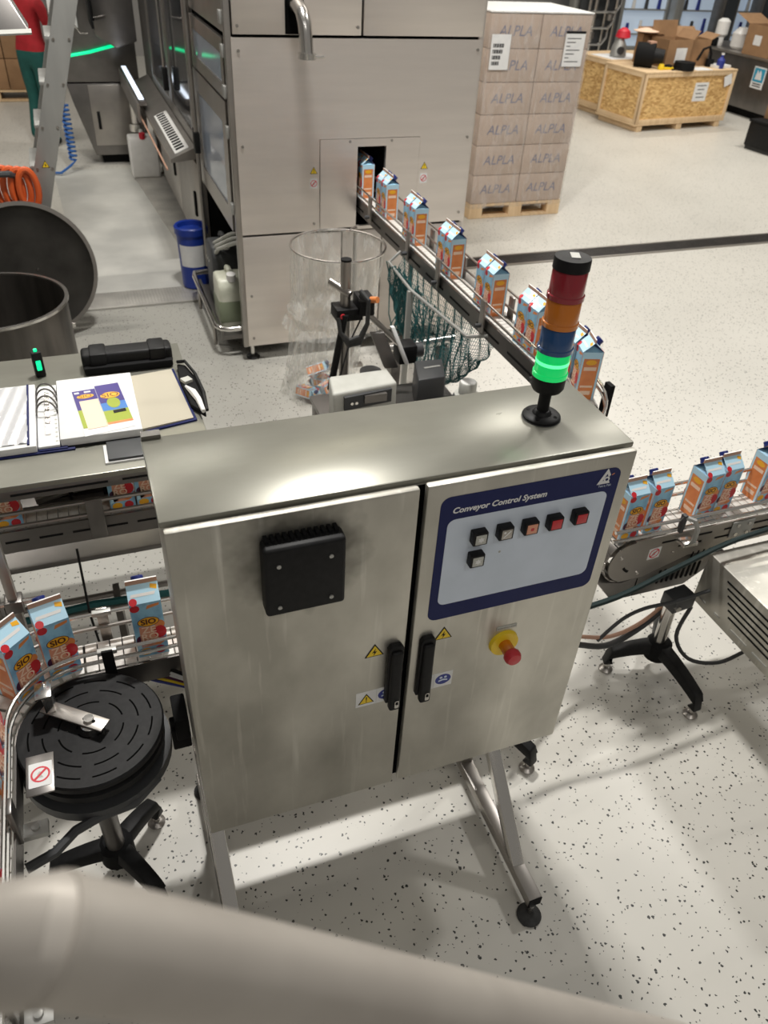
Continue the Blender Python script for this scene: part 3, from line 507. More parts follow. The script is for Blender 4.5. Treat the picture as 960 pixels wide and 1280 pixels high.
# ladder (stringers lean to the right as they rise)
la = thing('step_ladder', 'grey aluminium step ladder leaning at the left with riveted stringer', 'ladder', (-0.43, 5.9, 0))
LX, LS = -0.475, 0.325
def stringer(y):
    st = MB().hexa([(LX - .066, y, 0.0), (LX + .066, y, 0.0), (LX + .066, y + .035, 0), (LX - .066, y + .035, 0), (LX - .066 + LS * 2.8, y, 2.8), (LX + .066 + LS * 2.8, y, 2.8), (LX + .066 + LS * 2.8, y + .035, 2.8), (LX - .066 + LS * 2.8, y + .035, 2.8)]).build('stringer', 'alu', la, bevel=0.004)
    for k in range(11):
        z = 0.22 + 0.24 * k
        for dx in (-.045, .045): MB().cyl((LX + LS * z + dx, y, z), (LX + LS * z + dx, y - .006, z), 0.0085, n=8).build('rivet', 'msteel', st)
    return st
st = stringer(5.72); stringer(6.22)
for k in range(11):
    z = 0.22 + 0.24 * k; MB().box((LX + LS * z - .025, 5.985, z), (0.135, 0.46, 0.022)).build('tread', 'alu', la, bevel=0.003)
warn_tri(st, (LX + LS * 0.96, 5.7195, 0.96), X3, Z3, 0.05, 'bolt')

# ================================================================== drum, lid, hose
dm = thing('open_drum', 'open stainless steel drum at the left edge in front of its disc lid', 'drum', (-0.52, 4.32, 0))
MB().lathe([(0.02, 0.002), (0.37, 0.002), (0.37, 0.645), (0.378, 0.65), (0.378, 0.662), (0.362, 0.662), (0.362, 0.03), (0.02, 0.03)], (-0.52, 4.32, 0), 48).build('shell', 'drum', dm, smooth=True)
MB().lathe([(0.363, 0.655), (0.382, 0.655), (0.382, 0.668), (0.363, 0.668), (0.363, 0.655)], (-0.52, 4.32, 0), 48, cap=False).build('rim', 'chrome', dm, smooth=True)
tl = math.radians(14)
RX = Matrix.Rotation(PI / 2 - tl, 3, 'X')
ld = thing('drum_lid', 'big dark steel disc lid standing on edge against the ladder', 'lid', (-0.37, 5.24, 0))
lc = Vector((-0.375, 5.36, 0.425))
MB().lathe([(0.01, 0.006), (0.30, 0.006), (0.385, 0.012), (0.40, 0.02), (0.40, -0.012), (0.38, -0.018), (0.01, -0.018)], lc, 56, mx=RX).build('disc', 'lidsteel', ld, smooth=True)
MB().lathe([(0.388, -0.02), (0.412, -0.02), (0.412, 0.024), (0.388, 0.024), (0.388, -0.02)], lc, 56, mx=RX, cap=False).build('rim', 'msteel', ld, smooth=True)
MB().box((-0.21, 5.25, 0.075), (0.09, 0.035, 0.03), 0.3).build('latch', 'chrome', ld, bevel=0.004)
MB().cyl(lc + RX @ Vector((0.05, 0.0, 0.0)), lc + RX @ Vector((0.05, 0, 0.012)), 0.008, n=8).build('centre_bolt', 'chrome', ld)
oh = thing('orange_hose', 'coiled orange hose hanging on the ladder behind the disc lid', 'hose', (-0.5, 5.62, 0.8))
for k in range(4): MB().tube([(-0.42 + 0.045 * k + 0.055 * math.cos(a), 5.62 - 0.02 * k, 0.86 + 0.12 * math.sin(a)) for a in [2 * PI * i / 20 for i in range(21)]], 0.02, 8).build('hose_loop', 'orange', oh, smooth=True)
wh = thing('grey_hose', 'grey hose end curving over the orange hose', 'hose', (-0.5, 5.55, 0.9))
MB().tube([(-0.75, 5.55, 1.02), (-0.6, 5.55, 0.99), (-0.48, 5.55, 0.96), (-0.38, 5.55, 0.96), (-0.33, 5.6, 0.93)], 0.02, 8).build('hose', 'dgrey', wh, smooth=True)
# device with green LED beside the drum
de = thing('scanner_cradle', 'small black device with a glowing green light standing behind the binders', 'device', (-0.255, 2.62, 1.08))
MB().box((-0.222, 2.60, 1.125), (0.032, 0.03, 0.09), 0.2).build('body', 'black', de, bevel=0.005)
MB().box((-0.2195, 2.584, 1.125), (0.016, 0.006, 0.036), 0.2).build('green_light', 'glowgreen', de, bevel=0.003); MB().cyl((-0.222, 2.6, 1.168), (-0.222, 2.6, 1.178), 0.006, n=10).build('status_light', 'glowgreen', de)
# hanging grey plate, upper left corner
hp = thing('hanging_screen_back', 'grey metal back of a hanging screen in the upper left corner', 'screen', (-0.2, 3.2, 2.0))
MB().hexa([(-0.60, 3.10, 1.99), (-0.055, 3.12, 2.015), (-0.055, 3.15, 2.035), (-0.60, 3.13, 2.01), (-0.68, 3.24, 2.16), (-0.135, 3.24, 2.16), (-0.135, 3.27, 2.18), (-0.68, 3.27, 2.18)]).build('panel', 'dsteel', hp, bevel=0.004)
MB().hexa([(-0.60, 3.085, 1.985), (-0.05, 3.105, 2.01), (-0.05, 3.12, 2.02), (-0.60, 3.10, 1.995), (-0.60, 3.085, 1.990), (-0.05, 3.105, 2.015), (-0.05, 3.12, 2.025), (-0.60, 3.10, 2.000)]).build('front_edge', 'lightgrey', hp)
MB().cyl((-0.5, 3.25, 2.12), (-0.5, 3.3, 5.5), 0.02, n=8).build('hanger', 'alu', hp)

# ================================================================== CONTROL CABINET
CY = 1.124
cb = thing('control_cabinet', 'stainless steel two-door control cabinet on a stand, in the centre foreground', 'cabinet', (0.54, 1.28, 0))
MB().b(0.042, 1.038, 1.152, 1.435, 0.505, 1.490).build('body', 'steel_door', cb, bevel=0.004)
MB().b(0.034, 1.046, 1.150, 1.440, 1.488, 1.503).build('top', 'steel_top', cb, bevel=0.004)
MB().b(0.05, 1.03, 1.142, 1.153, 0.51, 1.485).build('door_seal', 'seam', cb)
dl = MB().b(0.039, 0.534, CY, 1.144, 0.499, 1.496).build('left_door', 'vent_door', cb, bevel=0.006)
dr_ = MB().b(0.549, 1.040, CY, 1.144, 0.499, 1.498).build('right_door', 'steel_door', cb, bevel=0.006)
MB().b(0.036, 0.075, 1.43, 1.452, 1.49, 1.512).build('corner_cap', 'dsteel', cb)
# fan filter box
fb = MB().b(0.207, 0.369, CY - 0.042, CY, 1.274, 1.446).build('vent_box', 'black', dl, bevel=0.008, seg=3)
for x, z in ((0.235, 1.405), (0.338, 1.407), (0.339, 1.299), (0.234, 1.298)): MB().cyl((x, CY - 0.042, z), (x, CY - 0.0445, z), 0.0045, n=12).build('screw', 'alu', fb)
fins = MB()
for i in range(12): fins.b(0.215 + 0.0125 * i, 0.222 + 0.0125 * i, CY - 0.02, CY, 1.446, 1.452)
fins.build('vent_fins', 'blackm', fb)
# handles
def handle(x, par):
    h = MB().prism([(-0.019, 0.0), (0.019, 0.0), (0.019, 0.185), (0.012, 0.197), (-0.012, 0.197), (-0.019, 0.185)], (x, CY, 0.872), X3, Z3, (0, -0.016, 0)).build('swing_handle', 'black', par, bevel=0.003)
    MB().hexa([(x - .014, CY - .034, .860), (x + .014, CY - .034, .860), (x + .014, CY - .014, .860), (x - .014, CY - .014, .860), (x - .014, CY - .026, 1.055), (x + .014, CY - .026, 1.055), (x + .014, CY - .014, 1.055), (x - .014, CY - .014, 1.055)]).build('lever', 'black', h, bevel=0.006, seg=3)
    MB().prism(rrect(0.011, 0.026, 0.004), (x + .003, CY - .0335, .884), X3, Z3, (0, -.002, 0)).build('lock_cover', 'chrome', h)
    MB().box((x + .003, CY - .0362, .888), (0.006, 0.001, 0.008)).build('keyhole', 'blackm', h)
handle(0.506, dl); handle(0.585, dr_)
warn_tri(dl, (0.457, CY - .0003, 1.050), X3, Z3, 0.046, 'bolt'); warn_tri(dr_, (0.628, CY - .0003, 1.054), X3, Z3, 0.046, 'bolt')
def manual_sign(x0, par):
    s = MB().b(x0, x0 + 0.102, CY - .0008, CY, 0.864, 0.916).build('notice_sticker', 'paper', par)
    warn_tri(par, (x0 + .026, CY - .0008, .885), X3, Z3, 0.040, 'excl', 'notice_triangle')
    MB().prism(ell(.021, .018), (x0 + .077, CY - .0008, .891), X3, Z3, (0, -.0004, 0)).build('blue_disc', 'signblue', s)
    MB().prism([(-.012, -.004), (0, -.001), (.012, -.004), (.012, -.009), (0, -.006), (-.012, -.009)], (x0 + .077, CY - .0012, .893), X3, Z3, (0, -.0003, 0)).prism(ell(.004, .004, 10, -.006, .005), (x0 + .077, CY - .0012, .893), X3, Z3, (0, -.0003, 0)).prism(ell(.004, .004, 10, .006, .005), (x0 + .077, CY - .0012, .893), X3, Z3, (0, -.0003, 0)).build('symbol', 'panel', s)
    MB().b(x0 + .0515, x0 + .0522, CY - .0011, CY - .0008, 0.866, 0.914).build('divider', 'lightgrey', s)
manual_sign(0.417, dl); manual_sign(0.567, dr_)
# operator panel
pn = MB().prism(rrect(0.428, 0.352, 0.022), (0.795, CY, 1.287), X3, Z3, (0, -.0012, 0)).build('operator_panel', 'navy', dr_)
MB().prism(rrect(0.386, 0.246, 0.018), (0.794, CY - .0012, 1.280), X3, Z3, (0, -.0006, 0)).build('pale_field', 'panel', pn)
text('Conveyor Control System', 0.0205, 'paper', pn, (0.7185, CY - .0014, 1.4255), X3, Z3, 'title', 0.2, 0.03)
lg = MB().prism([(-.021, -.014), (.012, -.014), (.008, -.006), (-.008, -.006), (.0005, .012), (.006, .002), (.010, .008), (.0, .026)], (0.973, CY - .0012, 1.438), X3, Z3, (0, -.0004, 0)).build('logo_triangle', 'paper', pn)
MB().prism(ell(.0075, .0075), (0.975, CY - .0014, 1.435), X3, Z3, (0, -.0004, 0)).build('logo_ring', 'paper', lg); MB().prism(ell(.0035, .0035), (0.975, CY - .0019, 1.435), X3, Z3, (0, -.0003, 0)).build('logo_dot', 'navy', lg)
MB().prism([(-.003, -.002), (.003, .0005), (.003, .003), (-.002, .001)], (0.989, CY - .0012, 1.446), X3, Z3, (0, -.0004, 0)).build('logo_tick', 'corange', lg)
text('Tetra Pak', 0.0085, 'panel', pn, (0.974, CY - .0014, 1.418), X3, Z3, 'logo_name')
for x, z, m_, es, sym in ((0.674, 1.351, 'lightgrey', 0, 'star'), (0.735, 1.352, 'msteel', 0, 'line'), (0.796, 1.352, 'csalmon', 0, 'dot'), (0.857, 1.351, 'cred', 0, 'dot'), (0.920, 1.353, 'redbtn', 0, 'dot'), (0.675, 1.289, 'lightgrey', 0, 'star')):
    bt = MB().b(x - .017, x + .017, CY - .022, CY - .0015, z - .017, z + .017).build('push_button', 'black', pn, bevel=0.0025)
    MB().b(x - .0125, x + .0125, CY - .0235, CY - .0215, z - .0125, z + .0125).build('button_lens', m_, bt, bevel=0.001)
    if sym == 'star': MB().prism([((.008 if i % 2 == 0 else .0045) * math.sin(PI * i / 6), (.008 if i % 2 == 0 else .0045) * math.cos(PI * i / 6)) for i in range(12)], (x, CY - .0235, z), X3, Z3, (0, -.0003, 0)).build('button_symbol', 'paper', bt)
    elif sym == 'line': MB().prism([(-.009, -.007), (-.007, -.009), (.009, .007), (.007, .009)], (x, CY - .0235, z), X3, Z3, (0, -.0003, 0)).prism([(-.008, .003), (-.003, .003), (-.003, .008), (-.008, .008)], (x, CY - .0235, z), X3, Z3, (0, -.0003, 0)).build('button_symbol', 'paper', bt)
    else: MB().prism(rrect(.008, .008, .002), (x, CY - .0235, z), X3, Z3, (0, -.0003, 0)).build('button_symbol', 'redbtn', bt)
MB().cyl((0.7375, CY - .0018, 1.286), (0.7375, CY - .0024, 1.286), 0.003, n=10).build('panel_screw', 'alu', pn)
# emergency stop
es_ = MB().cyl((0.797, CY, 0.976), (0.797, CY - .010, 0.976), 0.039, 0.037, 32).build('emergency_stop_plate', 'yellow', dr_, smooth=True)
MB().cyl((0.797, CY - .010, 0.976), (0.797, CY - .040, 0.976), 0.0165, n=20).build('stop_collar', 'lamber', es_, smooth=True)
MB().lathe([(0.004, 0.0), (0.018, 0.0), (0.0215, 0.006), (0.0215, 0.016), (0.017, 0.024), (0.004, 0.026)], (0.797, CY - .040, 0.976), 24, mx=Matrix.Rotation(PI / 2, 3, 'X')).build('stop_button', 'redbtn', es_, smooth=True)
el_ = MB().b(0.772, 0.826, CY - .002, CY, 1.022, 1.033).build('stop_label', 'lightgrey', dr_); text('EMERGENCY STOP', 0.006, 'dgrey', el_, (0.799, CY - .0022, 1.0275), X3, Z3)
# stand
for x in (0.060, 0.922):
    fbm = MB().b(x - .022, x + .022, 0.868, 1.60, 0.045, 0.085).build('foot_bar', 'msteel', cb, bevel=0.003)
    MB().b(x - .021, x + .021, 0.866, 0.868, 0.046, 0.084).build('bar_end', 'blackm', fbm)
    MB().hexa([(x - .021, 0.975, .086), (x + .021, 0.975, .086), (x + .021, 1.022, .086), (x - .021, 1.022, .086), (x - .021, 1.392, .505), (x + .021, 1.392, .505), (x + .021, 1.434, .505), (x - .021, 1.434, .505)]).build('brace', 'chrome', cb, bevel=0.003)
    MB().b(x - .021, x + .021, 1.36, 1.40, 0.085, 0.505).build('upright', 'msteel', cb, bevel=0.003)
    for y in (0.862, 1.58):
        ff = MB().cyl((x - (.012 if y < 1 else 0), y, 0.012), (x - (.012 if y < 1 else 0), y, 0.06), 0.007, n=10).build('adjusting_screw', 'chrome', cb, smooth=True)
        MB().lathe([(0.036, 0), (0.038, 0.006), (0.024, 0.016), (0.007, 0.02)], (x - (.012 if y < 1 else 0), y, 0), 24).build('foot_pad', 'rubber', ff, smooth=True)
# cable glands at the left flank
gl = MB().b(-0.012, 0.036, 1.33, 1.38, 0.60, 0.68).b(0.0, 0.036, 1.31, 1.40, 0.66, 0.74).build('cable_gland', 'blackm', cb, bevel=0.004)
cw = thing('cable_bundle', 'bundle of coloured cables running into the left side of the control cabinet', 'cables', (0.0, 1.5, 0.6))
for i, m_ in enumerate(('signblue', 'yellow', 'cpurple', 'white', 'white', 'black')): MB().tube([(0.045, 1.452, 0.70 + 0.010 * i), (-0.02, 1.50 + .004 * i, 0.69 + 0.010 * i), (-0.10, 1.60 + .006 * i, 0.64 + .008 * i), (-0.2, 1.75, 0.50)], 0.0055, 6).build('cable', m_, cw, smooth=True)

# ------------------------------------------------------------------ beacon
BX, BY, BZ = 0.896, 1.298, 1.503
be = thing('signal_beacon', 'red amber blue and lit green signal tower on top of the control cabinet', 'beacon', (BX, BY, BZ))
def lt_(name, prof, m, par=be): return MB().lathe(prof, (BX, BY, BZ), 36).build(name, m, par, smooth=True)
lt_('base_flange', [(0.043, 0.0), (0.043, 0.006), (0.040, 0.009), (0.022, 0.011), (0.018, 0.018), (0.014, 0.02)], 'black')
for a in (0.7, 2.3, 3.9, 5.4): MB().cyl((BX + .032 * math.cos(a), BY + .032 * math.sin(a), BZ + .008), (BX + .032 * math.cos(a), BY + .032 * math.sin(a), BZ + .0105), 0.0045, n=10).build('flange_screw', 'blackm', be)
lt_('gasket', [(0.030, 0.0), (0.0445, 0.0), (0.0445, 0.0015), (0.030, 0.0015)], 'dgrey')
lt_('stem', [(0.0135, 0.012), (0.0135, 0.075)], 'black')
lt_('lower_cup', [(0.014, 0.068), (0.032, 0.072), (0.0365, 0.080), (0.0375, 0.108)], 'black')
def seg(name, z0, z1, m):
    o = lt_(name, [(0.030, z0), (0.0385, z0 + .001), (0.0385, z0 + .010), (0.036, z0 + .012), (0.036, z1 - .003), (0.034, z1)], m); return o
gseg = seg('green_light', 0.106, 0.165, 'lgreen')
seg('blue_light', 0.165, 0.222, 'lblue'); seg('amber_light', 0.222, 0.281, 'lamber'); seg('red_light', 0.281, 0.342, 'lred')
MB().lathe([(0.0362, 0.138), (0.0366, 0.142), (0.0362, 0.146)], (BX, BY, BZ), 36, cap=False).build('glow_band', 'lgreenhot', gseg, smooth=True)
cp = lt_('top_cap', [(0.034, 0.342), (0.0375, 0.343), (0.0375, 0.362), (0.036, 0.366), (0.01, 0.368)], 'black')
MB().box((BX + .004, BY, BZ + .3685), (0.018, 0.03, 0.0008), -0.4).build('cap_print', 'lightgrey', cp)

# ================================================================== CARTONS
CW, CB, CH = 0.077, 0.190, 0.238
def make_carton():
    r = bpy.data.objects.new('juice_carton', None); COL.objects.link(r); r.empty_display_size = .02
    h = CW / 2
    b_ = MB(); V_ = [(-h, -h, 0), (h, -h, 0), (h, h, 0), (-h, h, 0), (-h, -h, CB), (h, -h, CB), (h, h, CB), (-h, h, CB), (-h, -.002, CH - .014), (h, -.002, CH - .014), (h, .002, CH - .014), (-h, .002, CH - .014), (-h, -.002, CH), (h, -.002, CH), (h, .002, CH), (-h, .002, CH), (-h + .022, 0, CB + .018), (h - .022, 0, CB + .018)]
    for f, m_ in (((3, 2, 1, 0), 0), ((0, 1, 5, 4), 0), ((2, 3, 7, 6), 0), ((1, 2, 6, 5), 1), ((3, 0, 4, 7), 1), ((4, 5, 9, 8), 2), ((6, 7, 11, 10), 2), ((8, 9, 13, 12), 3), ((10, 11, 15, 14), 3), ((12, 13, 14, 15), 4), ((9, 10, 14, 13), 3), ((11, 8, 12, 15), 3), ((5, 6, 17), 0), ((5, 17, 9), 5), ((6, 10, 17), 5), ((9, 17, 10), 5), ((7, 4, 16), 0), ((4, 8, 16), 5), ((7, 16, 11), 5), ((8, 11, 16), 5)):
        b_.f.append(list(f)); b_.m.append(m_)
    b_.v = [Vector(p) for p in V_]
    b_.build('body', ['cblue', 'corange', 'cpale', 'ctan', 'cwhite', 'cnavy'], r, local=True)
    # front and back print
    e = -.0003
    for s in (1, -1):
        ux = Vector((s, 0, 0)); o = Vector((0, -s * h, 0)); n = Vector((0, -s, 0))
        g = MB(); A = lambda poly, mi, d=1: g.prism(poly, o + n * (.00025 * (d - 1)), ux, Z3, n * .00025, mi)
        A([(-.027, .034), (.022, .034), (.024, .106), (-.025, .110)], 0); A([(-.026, .048), (.0215, .048), (.0215, .054), (-.0255, .054)], 1, 2)
        A(ell(.0275, .0165, 18, .0, .124), 4, 2); A(ell(.0255, .0145, 18, .0, .124), 2, 3)
        A(ell(.016, .022, 14, .025, .082), 3, 2); A(ell(.013, .015, 14, .026, .108), 6, 1); A(ell(.012, .012, 12, -.027, .175), 3, 1); A(ell(.012, .016, 14, -.025, .062), 4, 1)
        A(ell(.016, .0125, 14, -.018, .018), 2, 1); A(ell(.014, .014, 14, .018, .017), 3, 1); A(ell(.013, .008, 12, .018, .045), 6, 2); A([(.0, .168), (.032, .176), (.034, .184), (.004, .18)], 6, 1)
        A([(-.037, .028), (-.012, .04), (-.016, .052), (-.037, .05)], 5, 1)
        g.build('front_print' if s > 0 else 'back_print', ['csalmon', 'cpeach', 'cyellow', 'cred', 'cpurple', 'cpale', 'corange'], r, local=True)['kind'] = 'stuff'
        text('SIO', 0.025, 'cbrown', r, o + n * .0009 + Z3 * .1235, ux, Z3, 'brand_lettering', 0, .035); text('ZE\nRO', 0.031, 'cpeach', r, o + n * .0007 + Z3 * .082 - ux * .002, ux, Z3, 'name_lettering', 0, .02)
        # band on the gable slope
        d = Vector((0, s * (h - .002), CH - .014 - CB)).normalized(); nn = Vector((0, -s * d.z, abs(d.y)))
        g2 = MB(); g2.prism([(-.033, .018), (.026, .018), (.03, .026), (-.03, .026)], o + Z3 * CB + nn * .0003, ux, d, nn * .0002, 0).prism(ell(.010, .010, 12, -.028, .006), o + Z3 * CB + nn * .0003, ux, d, nn * .0003, 1).prism([(.018, .036), (.034, .030), (.036, .042), (.02, .046)], o + Z3 * CB + nn * .0003, ux, d, nn * .0002, 2)
        g2.build('gable_print', ['cwhite', 'cred', 'cyellow'], r, local=True)['kind'] = 'stuff'
    # side print
    for s in (1, -1):
        uy = Vector((0, s, 0)); o = Vector((s * h, 0, 0)); n = Vector((s, 0, 0)); g = MB()
        g.prism([(-.037, .0), (-.029, .0), (-.029, CB), (-.037, CB)], o, uy, Z3, n * .00025, 0).prism([(.029, .0), (.037, .0), (.037, CB), (.029, CB)], o, uy, Z3, n * .00025, 0)
        g.prism(ell(.02, .010, 14, 0, .150), o, uy, Z3, n * .0003, 1).prism([(-.023, .118), (.023, .118), (.023, .132), (-.023, .132)], o, uy, Z3, n * .0003, 2).prism([(-.023, .05), (.023, .05), (.023, .058), (-.023, .058)], o, uy, Z3, n * .0003, 2).prism([(-.029, .165), (.029, .165), (.034, CB), (-.034, CB)], o, uy, Z3, n * .0003, 0).prism([(-.02, .02), (.02, .02), (.02, .036), (-.02, .036)], o, uy, Z3, n * .0003, 2)
        g.build('side_print', ['cpale', 'cyellow', 'cpeach'], r, local=True)['kind'] = 'stuff'
    d = Vector((0, -(h - .002), CH - .014 - CB)).normalized(); nn = Vector((0, abs(d.z), abs(d.y))); c = Vector((-.008, h, CB)) + d * .026
    cpo = MB().lathe([(.017, 0), (.017, .006), (.0155, .007), (.0155, .018), (.013, .020)], c, 18, mx=nn.to_track_quat('Z', 'Y').to_matrix()).build('cap', 'ccap', r, smooth=True, local=True)
    return r
proto = make_carton(); used = [False]
def carton(x, y, z, rz, label, group):
    o = proto if not used[0] else copy_tree(proto); used[0] = True
    o.location = (x, y, z); o.rotation_euler = (0, 0, rz); return tag(o, label, 'carton', group)
ORD = ['first', 'second', 'third', 'fourth', 'fifth', 'sixth', 'seventh', 'eighth']

# ================================================================== CONVEYORS
def slatted(par, x0, x1, y0, y1, z, pitch=0.032):
    """belt plates along x"""
    n = int(abs(x1 - x0) / pitch); me = MB().b(-pitch / 2 + .0015, pitch / 2 - .0015, y0 - (y0 + y1) / 2, y1 - (y0 + y1) / 2, -.005, 0).mesh('belt_plate', 'belt', bevel=0.0012)
    for i in range(n): inst('belt_plate', me, par, Vector((min(x0, x1) + pitch * (i + .5), (y0 + y1) / 2, z)) - par.location)
# --- conveyor leaving the machine, along -y
ZA, XA = 0.99, 1.632
ca = thing('outlet_conveyor', 'narrow conveyor carrying cartons in pairs out of the filling machine', 'conveyor', (XA, 3.2, 0))
YA0, YA1 = 2.20, 4.93
me = MB().b(-.042, .042, -.0145, .0145, -.006, 0).mesh('belt_plate', 'belt', bevel=0.0012)
for i in range(int((YA1 - YA0) / .032)): inst('belt_plate', me, ca, (0, YA0 + .032 * (i + .5) - 3.2, ZA))
for s in (-1, 1):
    MB().b(XA + s * .050 - .004, XA + s * .050 + .004, YA0, 4.93, ZA - .085, ZA - .002).build('side_plate', 'dsteel', ca)
    for dz in ((.035, .075) if s < 0 else (.035, .105)):
        MB().cyl((XA + s * .062, YA0, ZA + dz), (XA + s * .062, 4.80, ZA + dz), 0.0055, n=8).build('guide_rail', 'chrome' if s < 0 else 'msteel', ca, smooth=True)
    for y in (2.35, 2.85, 3.35, 3.75, 4.35):
        bt = MB().b(XA + s * .068 - .006, XA + s * .068 + .006, y - .02, y + .02, ZA - .06, ZA + .085).build('rail_bracket', 'msteel', ca, bevel=0.002)
        MB().cyl((XA + s * .06, y, ZA - .03), (XA + s * .10, y, ZA - .03), .010, n=10).build('bracket_knob', 'dgrey', bt, smooth=True)
    for i in range(9):
        MB().b(XA + s * .0545 - .001, XA + s * .0545 + .001, 2.1 + .3 * i, 2.32 + .3 * i, ZA - .055, ZA - .045).build('slot', 'blackm', ca)
CC = (XA - .33, YA0)
mec_ = MB().prism([(-.042, -.0165), (.042, -.0185), (.042, .0185), (-.042, .0165)], (0, 0, -.006), X3, Y3, (0, 0, .006)).mesh('belt_plate', 'belt', bevel=.001)
for i in range(14):
    a = -(i + .5) * .1; inst('belt_plate', mec_, ca, (CC[0] + .33 * math.cos(a) - XA, CC[1] + .33 * math.sin(a) - 3.2, ZA), (0, 0, a))
for r_, dz in ((.268, .035), (.268, .075), (.392, .035), (.392, .06)): MB().tube(arcpts(CC, r_, 0, -1.4, ZA + dz, 10), .0055, 8).build('guide_rail', 'chrome', ca, smooth=True)
for r_ in (.28, .38):
    q = MB(); pa = arcpts(CC, r_, 0, -1.4, 0, 10); vs = [(x, y, z) for z in (ZA - .085, ZA - .002) for x, y, _ in pa]; q.add(vs, [(i, i + 1, 12 + i, 11 + i) for i in range(10)]); o = q.build('side_plate', 'dsteel', ca); o.modifiers.new('t', 'SOLIDIFY').thickness = .006
bt = MB().b(CC[0] + .392, CC[0] + .412, YA0 - .14, YA0 - .10, ZA - .06, ZA + .07).build('rail_bracket', 'blackm', ca, bevel=.002)
for y in (2.3, 3.78):
    MB().cyl((XA - .02, y, 0.02), (XA - .02, y, ZA - .07), 0.022, n=14).build('post', 'chrome', ca, smooth=True)
    MB().b(XA - .28, XA + .24, y - .025, y + .025, 0.02, .06).build('cross_foot', 'dsteel', ca, bevel=0.006)
MB().b(XA + .055, XA + .13, 2.45, 4.5, ZA - .075, ZA - .02).build('cable_duct', 'msteel', ca, bevel=0.003)
names = ['just inside the machine outlet', 'second pair from the machine outlet', 'third pair from the machine outlet', 'fourth pair from the machine outlet', 'fifth pair from the machine outlet', 'pair just left of the signal beacon', 'pair right of the signal beacon']
for k, y in enumerate((4.60, 4.19, 3.76, 3.30, 2.86, 2.47, 2.165)):
    for j in (0, 1):
        who = ('nearer' if j == 0 else 'farther')
        rz = -PI / 2 + 0.02 * math.sin(k * 3); cx_, cy_ = XA + .002, y + .037 + .083 * j
        if k == 6:
            a = -(.16 - .25 * j); rz = -PI / 2 + a - .12; cx_, cy_ = CC[0] + .335 * math.cos(a), CC[1] + .335 * math.sin(a)
        carton(cx_, cy_, ZA, rz, 'orange and blue juice carton, %s one of the %s' % (who, names[k]), 'juice cartons on the outlet conveyor')
# --- lower line right of the cabinet, along x
ZB = 0.71
cr = thing('transfer_conveyor', 'slotted steel conveyor with round sprocket end right of the control cabinet', 'conveyor', (1.9, 1.68, 0))
YB0, YB1 = 1.618, 1.742
slatted(cr, 1.60, 2.75, YB0 + .006, YB1 - .006, ZB)
ec = Vector((1.605, 0, ZB - .098))
mep = MB().b(-.0165, .0165, -.056, .056, -.003, .003).mesh('belt_plate', 'msteel', bevel=0.0012)
for i in range(9):
    a = PI / 2 + .36 * i + .18; o = inst('belt_plate', mep, cr, Vector((ec.x + .098 * math.cos(a), 1.68, ec.z + .098 * math.sin(a))) - Vector((1.9, 1.68, 0)), (0, -(a - PI / 2), 0))
for s, y in ((-1, YB0), (1, YB1)):
    pol = [(2.75 - 0, ZB - .10), (2.75, ZB - .004), (1.605, ZB - .004)] + [(ec.x + .088 * math.cos(a), ec.z + .088 * math.sin(a)) for a in [PI / 2 + PI * i / 10 for i in range(11)]] + [(1.68, ZB - .185), (1.86, ZB - .125)]
    sp_ = MB().prism(pol, (0, y - .003, 0), X3, Z3, (0, .006, 0)).build('side_plate', 'msteel', cr)
    if s < 0:
        for i in range(9): MB().b(1.72 + .135 * i, 1.80 + .135 * i, y - .0045, y - .003, ZB - .038 - .0 * i, ZB - .031).build('slot', 'blackm', sp_)
        for i in range(5): MB().b(1.80 + .16 * i, 1.90 + .16 * i, y - .0045, y - .003, ZB - .072, ZB - .065).build('slot', 'blackm', sp_)
        MB().prism([(.052 * math.cos(a), .052 * math.sin(a)) for a in [3.6 + .12 * i for i in range(7)]] + [(.042 * math.cos(a), .042 * math.sin(a)) for a in [4.32 - .12 * i for i in range(7)]], (ec.x + .02, y - .0045, ec.z), X3, Z3, (0, .002, 0)).build('curved_slot', 'blackm', sp_)
        ban_sign(sp_, (1.70, y - .0032, ZB - .078), (1, 0, .1), Z3, 0.05, 0.05)
        for x, z in ((1.56, ec.z + .03), (1.65, ec.z - .06), (1.78, ZB - .09)): MB().cyl((x, y - .003, z), (x, y - .008, z), .006, n=8).build('bolt', 'chrome', sp_)
        wb = MB().b(2.02, 2.12, y - .008, y - .003, ZB - .08, ZB - .01).build('joint_plate', 'alu', cr, bevel=.002)
        for i in range(2):
            for j in range(2): MB().cyl((2.045 + .05 * i, y - .008, ZB - .065 + .04 * j), (2.045 + .05 * i, y - .013, ZB - .065 + .04 * j), .008, n=8).build('bolt', 'chrome', wb)
